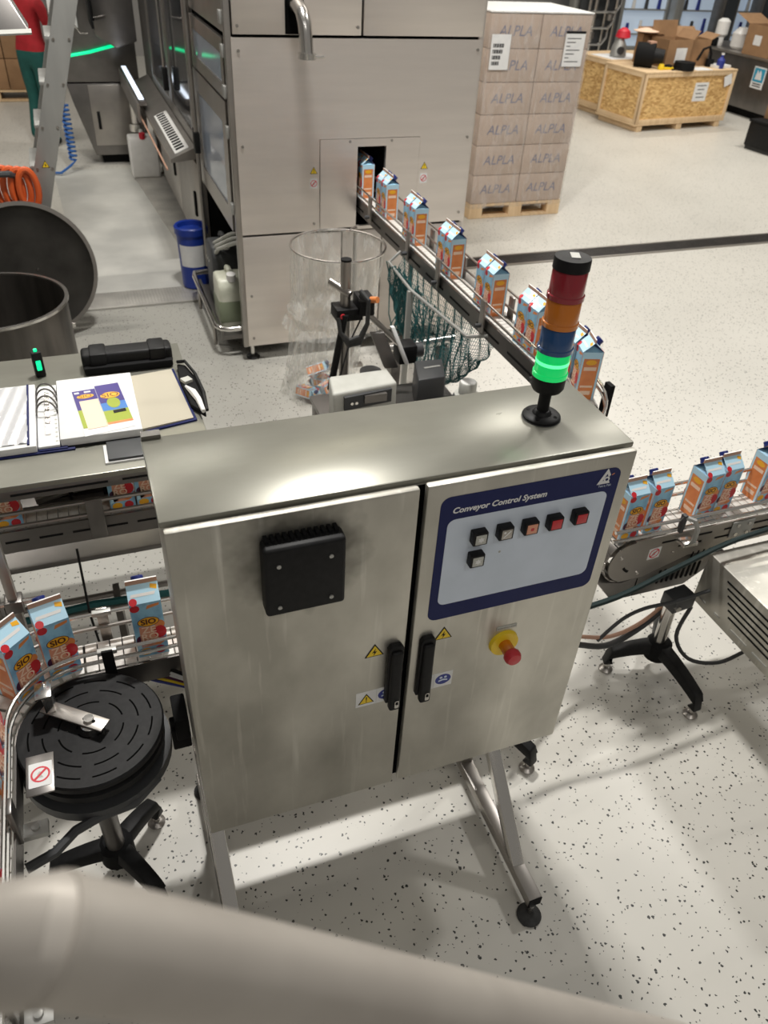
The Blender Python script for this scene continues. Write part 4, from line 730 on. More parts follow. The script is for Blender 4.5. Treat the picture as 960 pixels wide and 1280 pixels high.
# lower skirt with louvre slits
sk = MB().prism([(1.49, ZB - .17), (1.58, ZB - .285), (1.90, ZB - .285), (2.06, ZB - .17), (1.86, ZB - .125), (1.68, ZB - .185), (1.60, ZB - .20)], (0, YB0 + .002, 0), X3, Z3, (0, .10, 0)).build('lower_skirt', 'dsteel', cr, bevel=.003)
for i in range(9): MB().b(1.76 + .022 * i, 1.768 + .022 * i, YB0 - .0005, YB0 + .003, ZB - .245, ZB - .18).build('slit', 'blackm', sk)
for i in range(6): MB().b(1.88 + .024 * i, 1.886 + .024 * i, YB0 - .004, YB0 - .001, ZB - .155, ZB - .115).build('slit', 'blackm', sk)
MB().b(1.665, 1.668, YB0 - .0005, YB0 + .003, ZB - .28, ZB - .195).build('slit', 'blackm', sk)
for y, dzs in ((YB0 - .006, (.022, .062)), (YB1 + .008, (.055, .105))):
    for dz in dzs: MB().cyl((1.50, y, ZB + dz), (2.75, y, ZB + dz), 0.0065, n=8).build('guide_rail', 'chrome', cr, smooth=True)
cl = MB().tube([(1.77, YB0 - .006, ZB + .075), (1.80, YB0 - .035, ZB + .07), (1.815, YB0 - .045, ZB + .035), (1.815, YB0 - .045, ZB - .02)], .009, 8).build('rail_clamp', 'alu', cr, smooth=True)
MB().b(1.77, 1.83, YB0 - .055, YB0 - .003, ZB - .03, ZB - .015).build('clamp_plate', 'chrome', cl, bevel=.002); MB().b(1.765, 1.78, YB0 - .02, YB0 + .0, ZB + .01, ZB + .085).build('clamp_block', 'dgrey', cl, bevel=.002)
for x in (2.05, 2.5): MB().b(x - .008, x + .008, YB1 + .004, YB1 + .014, ZB - .06, ZB + .13).build('rail_bracket', 'msteel', cr, bevel=.002)
for k, (x, lb_) in enumerate(((1.578, 'beside the control cabinet panel, left one of the first pair'), (1.684, 'right one of the pair nearest the control cabinet'), (1.905, 'left one of the second pair on the right-hand conveyor'), (1.997, 'right one of the second pair on the right-hand conveyor'), (2.205, 'at the right edge of the picture, partly cut off'))):
    carton(x, 1.673 + .012 * k, ZB, 0.04, 'blue juice carton ' + lb_, 'juice cartons right of the cabinet')
# drive box
db = thing('drive_cover', 'stainless drive cover box with louvre slots under the right-hand conveyor', 'cover box', (2.1, 1.3, 0))
MB().b(1.905, 2.33, 0.85, 1.565, 0.40, 0.625).build('cover', 'steel_door', db, bevel=0.006)
for i in range(6): MB().b(1.9035, 1.9055, 1.03, 1.45 - .012 * i, 0.585 - .024 * i, 0.592 - .024 * i).build('louvre', 'blackm', db)
for i, (y0, y1) in enumerate(((1.5, 1.535), (1.42, 1.45), (1.28, 1.36), (1.18, 1.25), (1.08, 1.13))): MB().b(1.9035, 1.9055, y0, y1, 0.432 - .0 * i, 0.437).build('louvre_lip', 'alu', db)
warn_tri(db, (2.06, 1.33, 0.6255), (0, 1, 0), (-1, 0, 0), 0.05, 'bolt')
MB().cyl((2.2, 1.2, 0.0), (2.2, 1.2, 0.41), .03, n=12).build('support_leg', 'msteel', db, smooth=True)
# ------------------------------------------------------------------ three-legged stands
def tripod(name, label, hub, feet, top, m_post='chrome', r=.024):
    t = thing(name, label, 'stand', (hub[0], hub[1], 0))
    MB().cyl((hub[0], hub[1], hub[2] - .03), top, r, n=18).build('post', m_post, t, smooth=True)
    MB().lathe([(.03, -.045), (.05, -.04), (.05, .03), (.034, .045)], hub, 18).build('hub', 'blackm', t, smooth=True)
    for fx, fy in feet:
        d = Vector((fx - hub[0], fy - hub[1], 0)); Ld = d.length; d.normalize(); sd = Vector((-d.y, d.x, 0)); pr_ = []
        ks = 7; vs = []
        for i in range(ks + 1):
            s_ = i / ks; p = Vector((hub[0], hub[1], hub[2])) + d * (Ld * (.05 + .97 * s_)); z = hub[2] + .012 - .030 * s_ ** 2 * 1.2; w_ = .030 - .006 * s_; hh = .026 - .006 * s_
            vs += [Vector((p.x, p.y, z - hh)) - sd * w_, Vector((p.x, p.y, z - hh)) + sd * w_, Vector((p.x, p.y, z + hh)) + sd * w_ * .8, Vector((p.x, p.y, z + hh)) - sd * w_ * .8]
        p = Vector((fx, fy, 0)) + d * .012; zz = .045
        vs += [Vector((p.x, p.y, zz)) - sd * .02 - d * .03, Vector((p.x, p.y, zz)) + sd * .02 - d * .03, Vector((p.x, p.y, zz)) + sd * .02 + d * .012, Vector((p.x, p.y, zz)) - sd * .02 + d * .012]
        n = ks + 2; fs = [(0, 1, 2, 3), tuple(4 * (n - 1) + q_ for q_ in (3, 2, 1, 0))] + [(4 * i + j, 4 * i + (j + 1) % 4, 4 * i + 4 + (j + 1) % 4, 4 * i + 4 + j) for i in range(n - 1) for j in range(4)]
        lg_ = MB().add(vs, fs).build('leg', 'black', t, bevel=0.006)
        ft = MB().cyl((fx, fy, .012), (fx, fy, .05), .010, n=10).build('foot_screw', 'chrome', lg_, smooth=True); MB().lathe([(.026, 0), (.028, .006), (.018, .014), (.010, .018)], (fx, fy, 0), 20).build('foot_pad', 'msteel', lg_, smooth=True)
    return t
tripod('conveyor_stand', 'black three-legged stand with steel post under the right-hand conveyor', (1.855, 1.585, .125), ((1.678, 1.636), (1.867, 1.339), (2.02, 1.78)), (1.825, 1.575, .40))
t_ = thing('post_clamp', 'dark clamp block on top of the steel post beside the drive cover', 'clamp', (1.825, 1.58, .39)); MB().box((1.835, 1.56, .42), (.10, .07, .06), .1).build('block', 'dgrey', t_, bevel=.004); MB().cyl((1.80, 1.53, .42), (1.80, 1.51, .42), .012, n=8).build('screw', 'chrome', t_)
tripod('conveyor_stand', 'black stand foot peeking out behind the right door of the control cabinet', (1.02, 1.60, .125), ((1.149, 1.323), (0.76, 1.62), (1.15, 1.86)), (1.02, 1.59, .36), 'msteel')
tb_ = thing('added_shade_rail', 'low steel rail added behind the control cabinet to shade the floor', 'rail', (.6, 1.55, .36)); MB().b(.10, 1.16, 1.50, 1.63, .36, .42).build('channel', 'dsteel', tb_, bevel=.003); MB().cyl((.14, 1.56, 0), (.14, 1.56, .36), .02, n=12).build('leg', 'dsteel', tb_, smooth=True)  # unseen rail added to shade the floor strip under the cabinet
tripod('conveyor_stand', 'black three-legged stand below the black turning disc at lower left', (-0.225, 1.39, .13), ((-0.109, 1.517), (-0.41, 1.40), (-0.13, 1.245)), (-0.212, 1.30, .70), 'dsteel', .026)
# cables at the right
for pts, r_, lab, m_ in (([(1.055, 1.46, .62), (1.2, 1.47, .60), (1.45, 1.47, .62), (1.70, 1.50, .66), (2.0, 1.535, .70), (2.5, 1.55, .72)], .010, 'thick dark green cable running from the cabinet along the right-hand conveyor', 'darkcable'),
                      ([(1.05, 1.47, .42), (1.25, 1.56, .36), (1.42, 1.60, .27), (1.60, 1.60, .20), (1.75, 1.62, .22), (1.92, 1.64, .30), (2.1, 1.64, .30)], .012, 'grey cable bundle sagging behind the steel stand post', 'dgrey'),
                      ([(1.05, 1.475, .45), (1.28, 1.58, .38), (1.45, 1.61, .29), (1.62, 1.61, .235), (1.78, 1.63, .25), (1.95, 1.66, .34)], .008, 'brown cable lying on the sagging grey bundle', 'ctan'),
                      ([(1.90, 1.50, .50), (1.78, 1.52, .46), (1.70, 1.57, .40), (1.64, 1.60, .33), (1.56, 1.605, .235)], .007, 'thin grey cable hanging down from the drive cover', 'dgrey'),
                      ([(1.94, 1.58, .33), (1.90, 1.56, .20), (1.94, 1.50, .12), (2.06, 1.46, .10), (2.16, 1.44, .16), (2.2, 1.4, .25)], .008, 'dark grey cable loop below the drive cover', 'dgrey')):
    P = [Vector(p) for p in pts]; Q = []
    for i in range(len(P) - 1):
        p0, p1, p2, p3 = P[max(i - 1, 0)], P[i], P[i + 1], P[min(i + 2, len(P) - 1)]
        for k in range(5):
            t = k / 5; Q.append(0.5 * ((2 * p1) + (p2 - p0) * t + (2 * p0 - 5 * p1 + 4 * p2 - p3) * t * t + (3 * p1 - p0 - 3 * p2 + p3) * t ** 3))
    Q.append(P[-1]); tag(MB().tube(Q, r_, 8).build('cable', m_, smooth=True), lab, 'cable')

# ================================================================== LEFT LINE WITH TURNING DISC
ZL = 0.80; DC = (-0.19, 1.311); RL = 0.225
cl_ = thing('curved_conveyor', 'conveyor that curves round the black turning disc at the left', 'conveyor', (-0.19, 1.536, 0))
slatted(cl_, -0.19, .13, 1.536 - .05, 1.536 + .05, ZL)
mec = MB().prism([(-.0105, -.05), (.0105, -.05), (.0195, .05), (-.0195, .05)], (0, 0, -.005), X3, Y3, (0, 0, .005)).mesh('belt_plate', 'belt', bevel=.001)
for i in range(9):
    a = PI / 2 + (PI / 2) * (i + .5) / 9; inst('belt_plate', mec, cl_, (DC[0] + RL * math.cos(a) + .19, DC[1] + RL * math.sin(a) - 1.536, ZL), (0, 0, a - PI / 2))
mey = MB().b(-.05, .05, -.0145, .0145, -.005, 0).mesh('belt_plate', 'belt', bevel=.0012)
for i in range(26): inst('belt_plate', mey, cl_, (DC[0] - RL + .19, DC[1] - .032 * (i + .5) - 1.536, ZL))
def lrail(r, z, rad=.0055, xend=.13, m_='chrome', y_end=.48):
    return MB().tube([(xend, DC[1] + r, z), (.0, DC[1] + r, z)] + [(DC[0], DC[1] + r, z)] + arcpts(DC, r, PI / 2, PI, z, 10)[1:] + [(DC[0] - r, y_end, z)], rad, 8).build('guide_rail', m_, cl_, smooth=True)
lrail(.176, ZL + .028); lrail(.176, ZL + .062); lrail(.283, ZL + .045, m_='msteel'); lrail(.283, ZL + .095, m_='chrome')
for r_ in (.172, .278):
    q = MB(); pts = [(.13, DC[1] + r_)] + [(DC[0], DC[1] + r_)] + [(p[0], p[1]) for p in arcpts(DC, r_, PI / 2, PI, 0, 10)[1:]] + [(DC[0] - r_, .48)]
    vs = [(x, y, z) for z in (ZL - .075, ZL - .004) for x, y in pts]; n = len(pts); q.add(vs, [(i, i + 1, n + i + 1, n + i) for i in range(n - 1)]); o = q.build('side_plate', 'dsteel', cl_)
    md = o.modifiers.new('t', 'SOLIDIFY'); md.thickness = .005
for x in (-.13, .09):
    for r_, hh in ((.176, .07), (.283, .105)):
        bt = MB().b(x - .014, x + .014, DC[1] + r_ - (.012 if r_ < .2 else -.004), DC[1] + r_ - (.004 if r_ < .2 else -.012), ZL - .05, ZL + hh).build('rail_bracket', 'blackm' if r_ < .2 else 'msteel', cl_, bevel=.002)
        MB().b(x - .024, x + .024, DC[1] + r_ - .008, DC[1] + r_ + .008, ZL + hh - .016, ZL + hh - .002).build('rail_grip', 'alu', bt, bevel=.002)
MB().b(-.30, -.262, 1.36, 1.41, ZL + .075, ZL + .083).b(-.285, -.262, 1.36, 1.40, ZL + .02, ZL + .08).build('arm_bracket', 'chrome', cl_, bevel=.002)
for y in (1.10, .72): 
    bt = MB().b(DC[0] - .176 + .004, DC[0] - .176 + .016, y - .02, y + .02, ZL - .05, ZL + .07).build('rail_bracket', 'dsteel', cl_, bevel=.002)
    MB().b(DC[0] - .155, DC[0] - .105, y - .03, y + .005, ZL - .03, ZL - .015).cyl((DC[0] - .13, y - .012, ZL - .02), (DC[0] - .13, y - .012, ZL - .008), .009, n=10).build('clamp', 'alu', bt, bevel=.001)
sgp = MB().b(-.322, -.264, 1.108, 1.212, ZL + .066, ZL + .070).build('guard_plate', 'dsteel', cl_, bevel=.002); ban_sign(sgp, (-.292, 1.158, ZL + .0702), X3, Y3, .048, .062)
wl = thing('turning_disc', 'black slotted turning disc lying flat beside the curved conveyor', 'disc', (DC[0], DC[1], 0))
MB().lathe([(.01, ZL - .028), (.160, ZL - .028), (.168, ZL - .022), (.170, ZL - .006), (.166, ZL - .001), (.01, ZL - .001)], (DC[0], DC[1], 0), 56).build('upper_disc', 'black', wl, smooth=True)
MB().lathe([(.01, ZL - .070), (.158, ZL - .070), (.166, ZL - .062), (.166, ZL - .042), (.150, ZL - .036), (.01, ZL - .036)], (DC[0], DC[1], 0), 56).build('lower_disc', 'black', wl, smooth=True)
for r_, n, ph in ((.075, 6, .2), (.110, 8, 0), (.142, 11, .1), (.032, 4, .4)):
    for i in range(n):
        a0 = ph + 2 * PI * i / n; a1 = a0 + 2 * PI / n * .68; k = 6
        out = [((r_ + .002) * math.cos(a0 + (a1 - a0) * j / k), (r_ + .002) * math.sin(a0 + (a1 - a0) * j / k)) for j in range(k + 1)] + [((r_ - .002) * math.cos(a1 + (a0 - a1) * j / k), (r_ - .002) * math.sin(a1 + (a0 - a1) * j / k)) for j in range(k + 1)]
        MB().prism(out, (DC[0], DC[1], ZL - .0012), X3, Y3, (0, 0, .0006)).build('slot', 'seam', wl)
MB().lathe([(.022, ZL - .001), (.022, ZL + .012), (.016, ZL + .016)], (DC[0], DC[1], 0), 20).build('hub', 'chrome', wl, smooth=True)
am = MB().prism([(-.125, -.019), (.045, -.019), (.045, .019), (-.125, .019)], (DC[0], DC[1], ZL + .020), Vector((.79, -.61, 0)), Vector((.61, .79, 0)), (0, 0, .006)).build('holding_arm', 'msteel', wl, bevel=.002)
MB().prism(rrect(.034, .009, .004), (DC[0], DC[1], ZL + .026), Vector((.79, -.61, 0)), Vector((.61, .79, 0)), (0, 0, .0005)).build('arm_slot', 'blackm', am)
MB().cyl((DC[0], DC[1], ZL + .026), (DC[0], DC[1], ZL + .034), .012, n=14).build('arm_screw', 'chrome', am, smooth=True)
MB().lathe([(.12, ZL - .115), (.178, ZL - .115), (.178, ZL - .085), (.12, ZL - .085), (.12, ZL - .115)], (DC[0], DC[1], 0), 40, cap=False).build('carrier_ring', 'dgrey', wl, smooth=True)
MB().tube([(-.06, 1.20, ZL - .11), (-.12, 1.15, ZL - .115), (-.20, 1.14, ZL - .115), (-.255, 1.12, ZL - .115), (-.30, 1.08, ZL - .115), (-.36, 1.06, ZL - .115)], .012, 8).build('carrier_bar', 'dgrey', wl, smooth=True)
MB().b(-.24, -.19, 1.25, 1.37, ZL - .12, ZL - .07).build('carrier_block', 'dsteel', wl)
grpL = 'juice cartons on the curved conveyor'
for th, sx, lab in ((0, .172, 'juice carton on the curved conveyor closest to the left cabinet door'), (14, 0, 'juice carton just left of the steel post above the turning disc bracket'), (42, 0, 'juice carton at the left edge where the curved conveyor starts to bend'),):
    a = PI / 2 + math.radians(th); carton(DC[0] + RL * math.cos(a) + sx, DC[1] + RL * math.sin(a), ZL, math.radians(th), 'blue ' + lab, grpL)
for y, lab in ((1.305, 'farthest of the row beside the guard plate with the red ring sign'), (1.222, 'middle one of the row beside the guard plate'), (0.93, 'lowest one at the left edge just above the blurred handrail')):
    carton(DC[0] - RL + .004, y, ZL, PI / 2 - .02, 'juice carton, ' + lab, grpL)
# ------------------------------------------------------------------ table and the line beneath it
tb = thing('steel_table', 'long stainless steel table holding the open binder', 'table', (-0.35, 2.25, 0))
MB().b(-1.3, 0.25, 1.965, 2.74, 1.062, 1.08).build('table_top', 'steel_top', tb, bevel=.003)
MB().b(-1.3, 0.25, 1.968, 1.985, 1.028, 1.062).build('front_apron', 'dsteel', tb, bevel=.002)
MB().b(-1.28, .22, 2.30, 2.82, .49, .51).build('added_shade_shelf', 'dsteel', tb, bevel=.002)  # unseen shelf added so the floor below the table falls in shade
for i in range(3): MB().b(-.62 + .30 * i, -.36 + .30 * i, 1.966, 1.9685, 1.044, 1.050).build('apron_slot', 'blackm', tb)
for x, y in ((-1.25, 2.02), (.20, 2.68), (-1.25, 2.68), (.22, 2.02)): MB().cyl((x, y, 0), (x, y, 1.062), .02, n=12).build('leg', 'msteel', tb, smooth=True)
cu = thing('under_table_conveyor', 'slotted conveyor running beneath the steel table', 'conveyor', (-0.2, 2.2, 0))
slatted(cu, -1.1, .75, 2.15, 2.24, ZL, .032)
for y in (2.138, 2.25):
    sp_ = MB().b(-1.1, .75, y - .004, y + .004, ZL - .085, ZL - .003).build('side_plate', 'dsteel', cu)
    if y < 2.2:
        for i in range(9): MB().b(-.60 + .10 * i, -.53 + .10 * i, y - .0055, y - .004, ZL - .045, ZL - .038).build('slot', 'blackm', sp_)
for y, z in ((2.13, ZL + .02), (2.13, ZL + .07), (2.262, ZL + .06)): MB().cyl((-1.1, y, z), (.75, y, z), .0065, n=8).build('guide_rail', 'msteel', cu, smooth=True)
for x in (-.12, -.7, .4):
    MB().b(x - .025, x + .025, 2.108, 2.122, ZL - .06, ZL + .09).build('rail_bracket', 'dsteel', cu, bevel=.003)
for x in (-.95, .6): MB().cyl((x, 2.2, 0), (x, 2.2, ZL - .08), .025, n=12).build('post', 'dsteel', cu, smooth=True)
MB().b(-1.1, .35, 2.28, 2.34, ZL - .13, ZL - .09).build('lower_beam', 'dsteel', cu, bevel=.003)
MB().cyl((-.31, 2.31, ZL + .02), (-.21, 2.33, ZL + .03), .05, n=18).cyl((-.19, 2.33, ZL + .03), (-.09, 2.34, ZL + .04), .05, n=18).build('motor', 'msteel', cu, smooth=True); MB().b(-.09, -.045, 2.28, 2.38, ZL - .02, ZL + .09).b(-.2, -.19, 2.3, 2.36, ZL-.05, ZL).build('motor_cap', 'blackm', cu)
MB().b(-.30, -.07, 2.30, 2.36, ZL - .09, ZL - .02).build('motor_foot', 'dsteel', cu)
for x, lab in ((-.375, 'at the left edge under the table apron'), (-.035, 'under the table, left one beside the cabinet'), (.048, 'under the table, half hidden by the cabinet corner')): carton(x, 2.193, ZL, .03, 'shaded juice carton ' + lab, 'juice cartons under the table')
sp2 = thing('frame_post', 'slim dark steel post with clamp in front of the under-table conveyor', 'post', (-.345, 1.72, 0))
MB().b(-.357, -.333, 1.70, 1.724, 0, 1.14).build('post', 'msteel', sp2, bevel=.002); MB().b(-.367, -.323, 1.69, 1.734, .86, .90).build('clamp', 'dsteel', sp2, bevel=.003); MB().cyl((-.40, 1.712, .88), (-.28, 1.712, .88), .008, n=8).build('clamp_rod', 'chrome', sp2, smooth=True)
MB().b(-.42, -.38, 1.70, 1.74, 0, 1.0).build('rear_post', 'dsteel', sp2)
lb2 = thing('lower_frame', 'low steel frame and cable tray on the floor under the table', 'frame', (-.3, 2.3, 0))
for z, y in ((.30, 2.24), (.26, 2.36)): MB().cyl((-1.1, y, z), (.2, y, z), .012, n=8).build('beam', 'msteel', lb2, smooth=True)
for x in (-.9, -.5, -.12): MB().b(x - .012, x + .012, 2.22, 2.37, 0, .30).build('beam_leg', 'dsteel', lb2)
MB().tube([(-1.0, 2.24, .325), (-.5, 2.23, .322), (-.2, 2.245, .33), (.15, 2.23, .322)], .014, 6).build('cable', 'net', lb2, smooth=True)
tag(MB().tube([(-.20, 2.12, .70), (-.20, 2.02, .5), (-.185, 1.97, .35), (-.16, 1.93, .2), (-.17, 1.92, .01)], .004, 6).build('thin_cable', 'black', smooth=True), 'thin black cable hanging from the under-table conveyor to the floor', 'cable')
# ------------------------------------------------------------------ binder and papers
bd = thing('ring_binder', 'open ring binder with plastic page pockets lying on the steel table', 'binder', (-.1, 2.3, 1.08), -.03)
MB().b(-.40, -.135, 2.105, 2.50, 1.0805, 1.086).build('left_cover', 'navy', bd, bevel=.001); MB().b(-.235, -.155, 2.11, 2.495, 1.086, 1.09).build('spine', 'navy', bd, bevel=.001); MB().b(-.16, .075, 2.115, 2.50, 1.0805, 1.086).build('right_cover', 'black', bd, bevel=.001)
MB().b(-.40, -.238, 2.112, 2.49, 1.086, 1.108).build('left_pages', 'paper', bd, bevel=.002)
q = MB(); nx, ny = 14, 18; vs = [(-.395 + .135 * i / nx, 2.13 + .35 * j / ny, 1.111 + .004 * math.sin(i * 1.9 + j * .7) * math.sin(j * 1.3 + i * .4)) for j in range(ny + 1) for i in range(nx + 1)]
q.add(vs, [(j * (nx + 1) + i, j * (nx + 1) + i + 1, (j + 1) * (nx + 1) + i + 1, (j + 1) * (nx + 1) + i) for j in range(ny) for i in range(nx)]); q.build('page_pocket', mat('pocket_film', (.62, .62, .63), .16, coat=.6), bd, smooth=True)
MB().b(-.262, -.256, 2.12, 2.485, 1.1085, 1.1125).build('pocket_edge', 'navy', bd)
MB().b(-.235, -.175, 2.118, 2.488, 1.09, 1.098).build('punched_sheet', 'paper', bd, bevel=.001)
for k in range(14): MB().cyl((-.182, 2.14 + .025 * k, 1.0982), (-.182, 2.14 + .025 * k, 1.0986), .004, n=8).build('punch_hole', 'lightgrey', bd)
MB().b(-.212, -.198, 2.18, 2.44, 1.098, 1.103).build('ring_rail', 'chrome', bd)
for y in (2.30, 2.38): 
    for dy in (0, .035): MB().tube([(-.205 + .030 * math.cos(a), y + dy, 1.10 + .045 * math.sin(a)) for a in [PI * i / 12 for i in range(13)]], .0028, 6).build('ring', 'dsteel', bd, smooth=True)
MB().b(-.172, .062, 2.122, 2.49, 1.086, 1.112).build('right_pages', 'paper', bd, bevel=.002)
dv = MB().hexa([(.062, 2.150, 1.0805), (.222, 2.185, 1.0805), (.200, 2.525, 1.0805), (.050, 2.495, 1.0805), (.062, 2.150, 1.094), (.222, 2.185, 1.089), (.200, 2.525, 1.089), (.050, 2.495, 1.094)]).build('beige_divider', 'beige', bd)
MB().hexa([(.062, 2.142, 1.0802), (.232, 2.176, 1.0802), (.208, 2.53, 1.0802), (.052, 2.50, 1.0802), (.062, 2.142, 1.086), (.232, 2.176, 1.086), (.208, 2.53, 1.086), (.052, 2.50, 1.086)]).build('divider_cover', 'navy', bd)
# flattened printed sleeve
fs_ = thing('flattened_carton', 'flattened printed purple and yellow carton sleeve lying on the binder pages', 'carton sleeve', (-.04, 2.28, 1.1125), .10)
def P2(poly, z, m_, nm, par=fs_): return MB().prism(poly, (-.04, 2.28, z), Vector((math.cos(.10), math.sin(.10), 0)), Vector((-math.sin(.10), math.cos(.10), 0)), (0, 0, .0006)).build(nm, m_, par)
P2([(-.078, -.155), (.07, -.145), (.072, .14), (-.075, .14)], 1.1125, 'paper', 'blank')
P2([(-.075, .0), (-.005, .0), (-.005, .125), (-.075, .125)], 1.1131, 'violet', 'left_top'); P2([(-.004, .02), (.071, .02), (.071, .14), (-.004, .14)], 1.1131, 'violet', 'right_top')
P2([(-.004, -.03), (.071, -.03), (.071, .02), (-.004, .02)], 1.1131, 'sky', 'sky_print'); P2([(-.004, -.10), (.071, -.10), (.071, -.03), (-.004, -.03)], 1.1131, 'hill', 'field_print'); P2([(-.075, -.11), (-.005, -.11), (-.005, 0), (-.075, 0)], 1.1131, 'hill', 'left_field')
P2([(-.063, -.12), (-.006, -.12), (-.006, .055), (-.063, .055)], 1.1137, 'cpeach', 'text_block'); P2(ell(.030, .020, 18, .033, .065), 1.1137, 'cyellow', 'logo_oval'); P2(ell(.026, .013, 18, -.040, .083), 1.1137, 'cyellow', 'logo_oval')
P2(ell(.020, .034, 14, .035, .015), 1.1137, 'hill', 'grape_print'); P2([(.024, -.052), (.062, -.05), (.062, -.032), (.024, -.034)], 1.1137, 'black', 'dark_tag'); P2([(-.004, -.112), (.071, -.112), (.071, -.1), (-.004, -.1)], 1.1131, 'corange', 'orange_band')
ang = .10; ex = Vector((math.cos(ang), math.sin(ang), 0)); ey = Vector((-math.sin(ang), math.cos(ang), 0))
text('SIO', .036, 'cbrown', fs_, Vector((-.04, 2.28, 1.1145)) + ex * .033 + ey * .065, ex, ey); text('SIO', .026, 'cbrown', fs_, Vector((-.04, 2.28, 1.1145)) + ex * -.04 + ey * .083, ex, ey)
P2([(-.070, .105), (-.055, .105), (-.055, .115), (-.070, .115)], 1.1137, 'paper', 'white_tag'); P2([(-.04, .105), (-.02, .105), (-.02, .115), (-.04, .115)], 1.1137, 'paper', 'white_tag')
np_ = thing('notebook', 'black notebook on white sheets at the front edge of the table', 'notebook', (0, 2.05, 1.08), .05)
MB().b(-.058, .06, 2.003, 2.10, 1.0802, 1.086).build('white_sheets', 'paper', np_); MB().b(-.048, .07, 2.008, 2.105, 1.086, 1.094).build('cover', 'dgrey', np_, bevel=.002)
cs = thing('black_case', 'long black hard case lying behind the binder', 'case', (.07, 2.6, 1.08), .03)
MB().b(-.085, .215, 2.575, 2.65, 1.0805, 1.145).build('lid', 'black', cs, bevel=.012, seg=3); MB().b(-.082, .212, 2.552, 2.585, 1.0805, 1.11).build('body', 'blackm', cs, bevel=.008)
for x in (-.03, .165): MB().b(x - .028, x + .028, 2.568, 2.658, 1.082, 1.150).build('latch_band', 'black', cs, bevel=.008)
sb_ = thing('black_pouch', 'black mesh pouch with white strap beside the beige divider', 'pouch', (.245, 2.4, 1.08))
MB().prism([(.225, 2.25), (.262, 2.18), (.275, 2.30), (.268, 2.44), (.250, 2.52), (.222, 2.54), (.215, 2.42)], (0, 0, 1.081), X3, Y3, (0, 0, .02)).build('pouch', 'blackm', sb_, bevel=.006)
MB().tube([(.222, 2.53, 1.11), (.248, 2.52, 1.115), (.268, 2.43, 1.112), (.275, 2.3, 1.11), (.268, 2.2, 1.10)], .006, 6).build('piping', 'black', sb_, smooth=True); MB().tube([(.226, 2.36, 1.106), (.243, 2.31, 1.108), (.252, 2.26, 1.108), (.256, 2.19, 1.104)], [.004, .012, .010, .007], 8).build('strap', 'white', sb_, smooth=True); MB().box((.235, 2.40, 1.106), (.03, .03, .01), .4).build('buckle', 'lightgrey', sb_)

# ================================================================== INSPECTION GEAR BEHIND THE CABINET
bn = thing('equipment_bench', 'low steel bench carrying inspection gear behind the cabinet', 'bench', (1.25, 2.85, 0))
MB().b(.84, 1.49, 2.60, 3.06, .575, .595).build('bench_top', 'dsteel', bn, bevel=.002)
for x in (.87, 1.46):
    for y in (2.63, 3.03): MB().b(x - .02, x + .02, y - .02, y + .02, 0, .575).build('leg', 'dsteel', bn)
gb = thing('junction_box', 'light grey junction box on the bench behind the cabinet', 'box', (1.0, 2.82, .595))
MB().hexa([(.856, 2.72, .596), (1.150, 2.755, .596), (1.150, 2.89, .596), (.88, 2.885, .596), (.850, 2.735, .78), (1.150, 2.765, .78), (1.150, 2.895, .78), (.88, 2.89, .78)]).build('housing', 'lightgrey', gb, bevel=.012, seg=3)
MB().hexa([(.90, 2.722, .70), (1.12, 2.748, .70), (1.12, 2.77, .70), (.90, 2.75, .70), (.90, 2.722, .762), (1.12, 2.748, .762), (1.12, 2.77, .762), (.90, 2.75, .762)]).build('connector_recess', 'dgrey', gb)
for x in (.93, .95): MB().cyl((x, 2.728, .735), (x, 2.712, .735), .007, n=8).build('connector', 'chrome', gb)
MB().b(.99, 1.09, 2.725, 2.745, .72, .756).build('sub_panel', 'dsteel', gb)
kb = thing('black_control_box', 'dark grey box with printed lid behind the cabinet', 'box', (1.36, 2.9, .595)); MB().hexa([(1.262, 2.80, .596), (1.405, 2.805, .596), (1.46, 2.985, .596), (1.32, 2.995, .596), (1.268, 2.81, .75), (1.40, 2.815, .75), (1.455, 2.98, .75), (1.32, 2.99, .75)]).build('housing', 'dgrey', kb, bevel=.01); MB().box((1.375, 2.91, .7515), (.08, .012, .001), .05).build('lid_print', 'alu', kb)
jr = thing('white_jar', 'small off-white jar with lid behind the cabinet near the conveyor', 'jar', (1.555, 2.88, .0)); MB().lathe([(.045, .0), (.045, .56), (.06, .565), (.06, .59), (.042, .595), (.042, .65), (.038, .655)], (1.565, 2.90, 0), 24).build('jar', 'lightgrey', jr, smooth=True); MB().lathe([(.065, .56), (.068, .575), (.05, .58)], (1.565, 2.90, 0), 24).build('collar', 'dgrey', jr, smooth=True)
MB().lathe([(.036, .648), (.036, .656), (.03, .658)], (1.565, 2.9, 0), 20).build('lid', 'white', jr, smooth=True)
il = thing('inspection_pole', 'dark steel pole with clamps, camera arm and cables behind the cabinet', 'sensor stand', (1.017, 3.12, 0))
MB().cyl((1.017, 3.10, 0.012), (1.017, 3.10, 1.20), .023, n=20).build('pole', 'msteel', il, smooth=True); MB().cyl((1.017, 3.1, 1.198), (1.017, 3.1, 1.206), .0235, n=20).build('pole_cap', 'blackm', il); MB().lathe([(.12, 0), (.12, .012), (.03, .014)], (1.017, 3.1, 0), 24).build('base_plate', 'dsteel', il)
MB().cyl((.962, 3.15, 1.095), (1.03, 3.07, 1.06), .017, n=14).build('cross_tube', 'msteel', il, smooth=True)
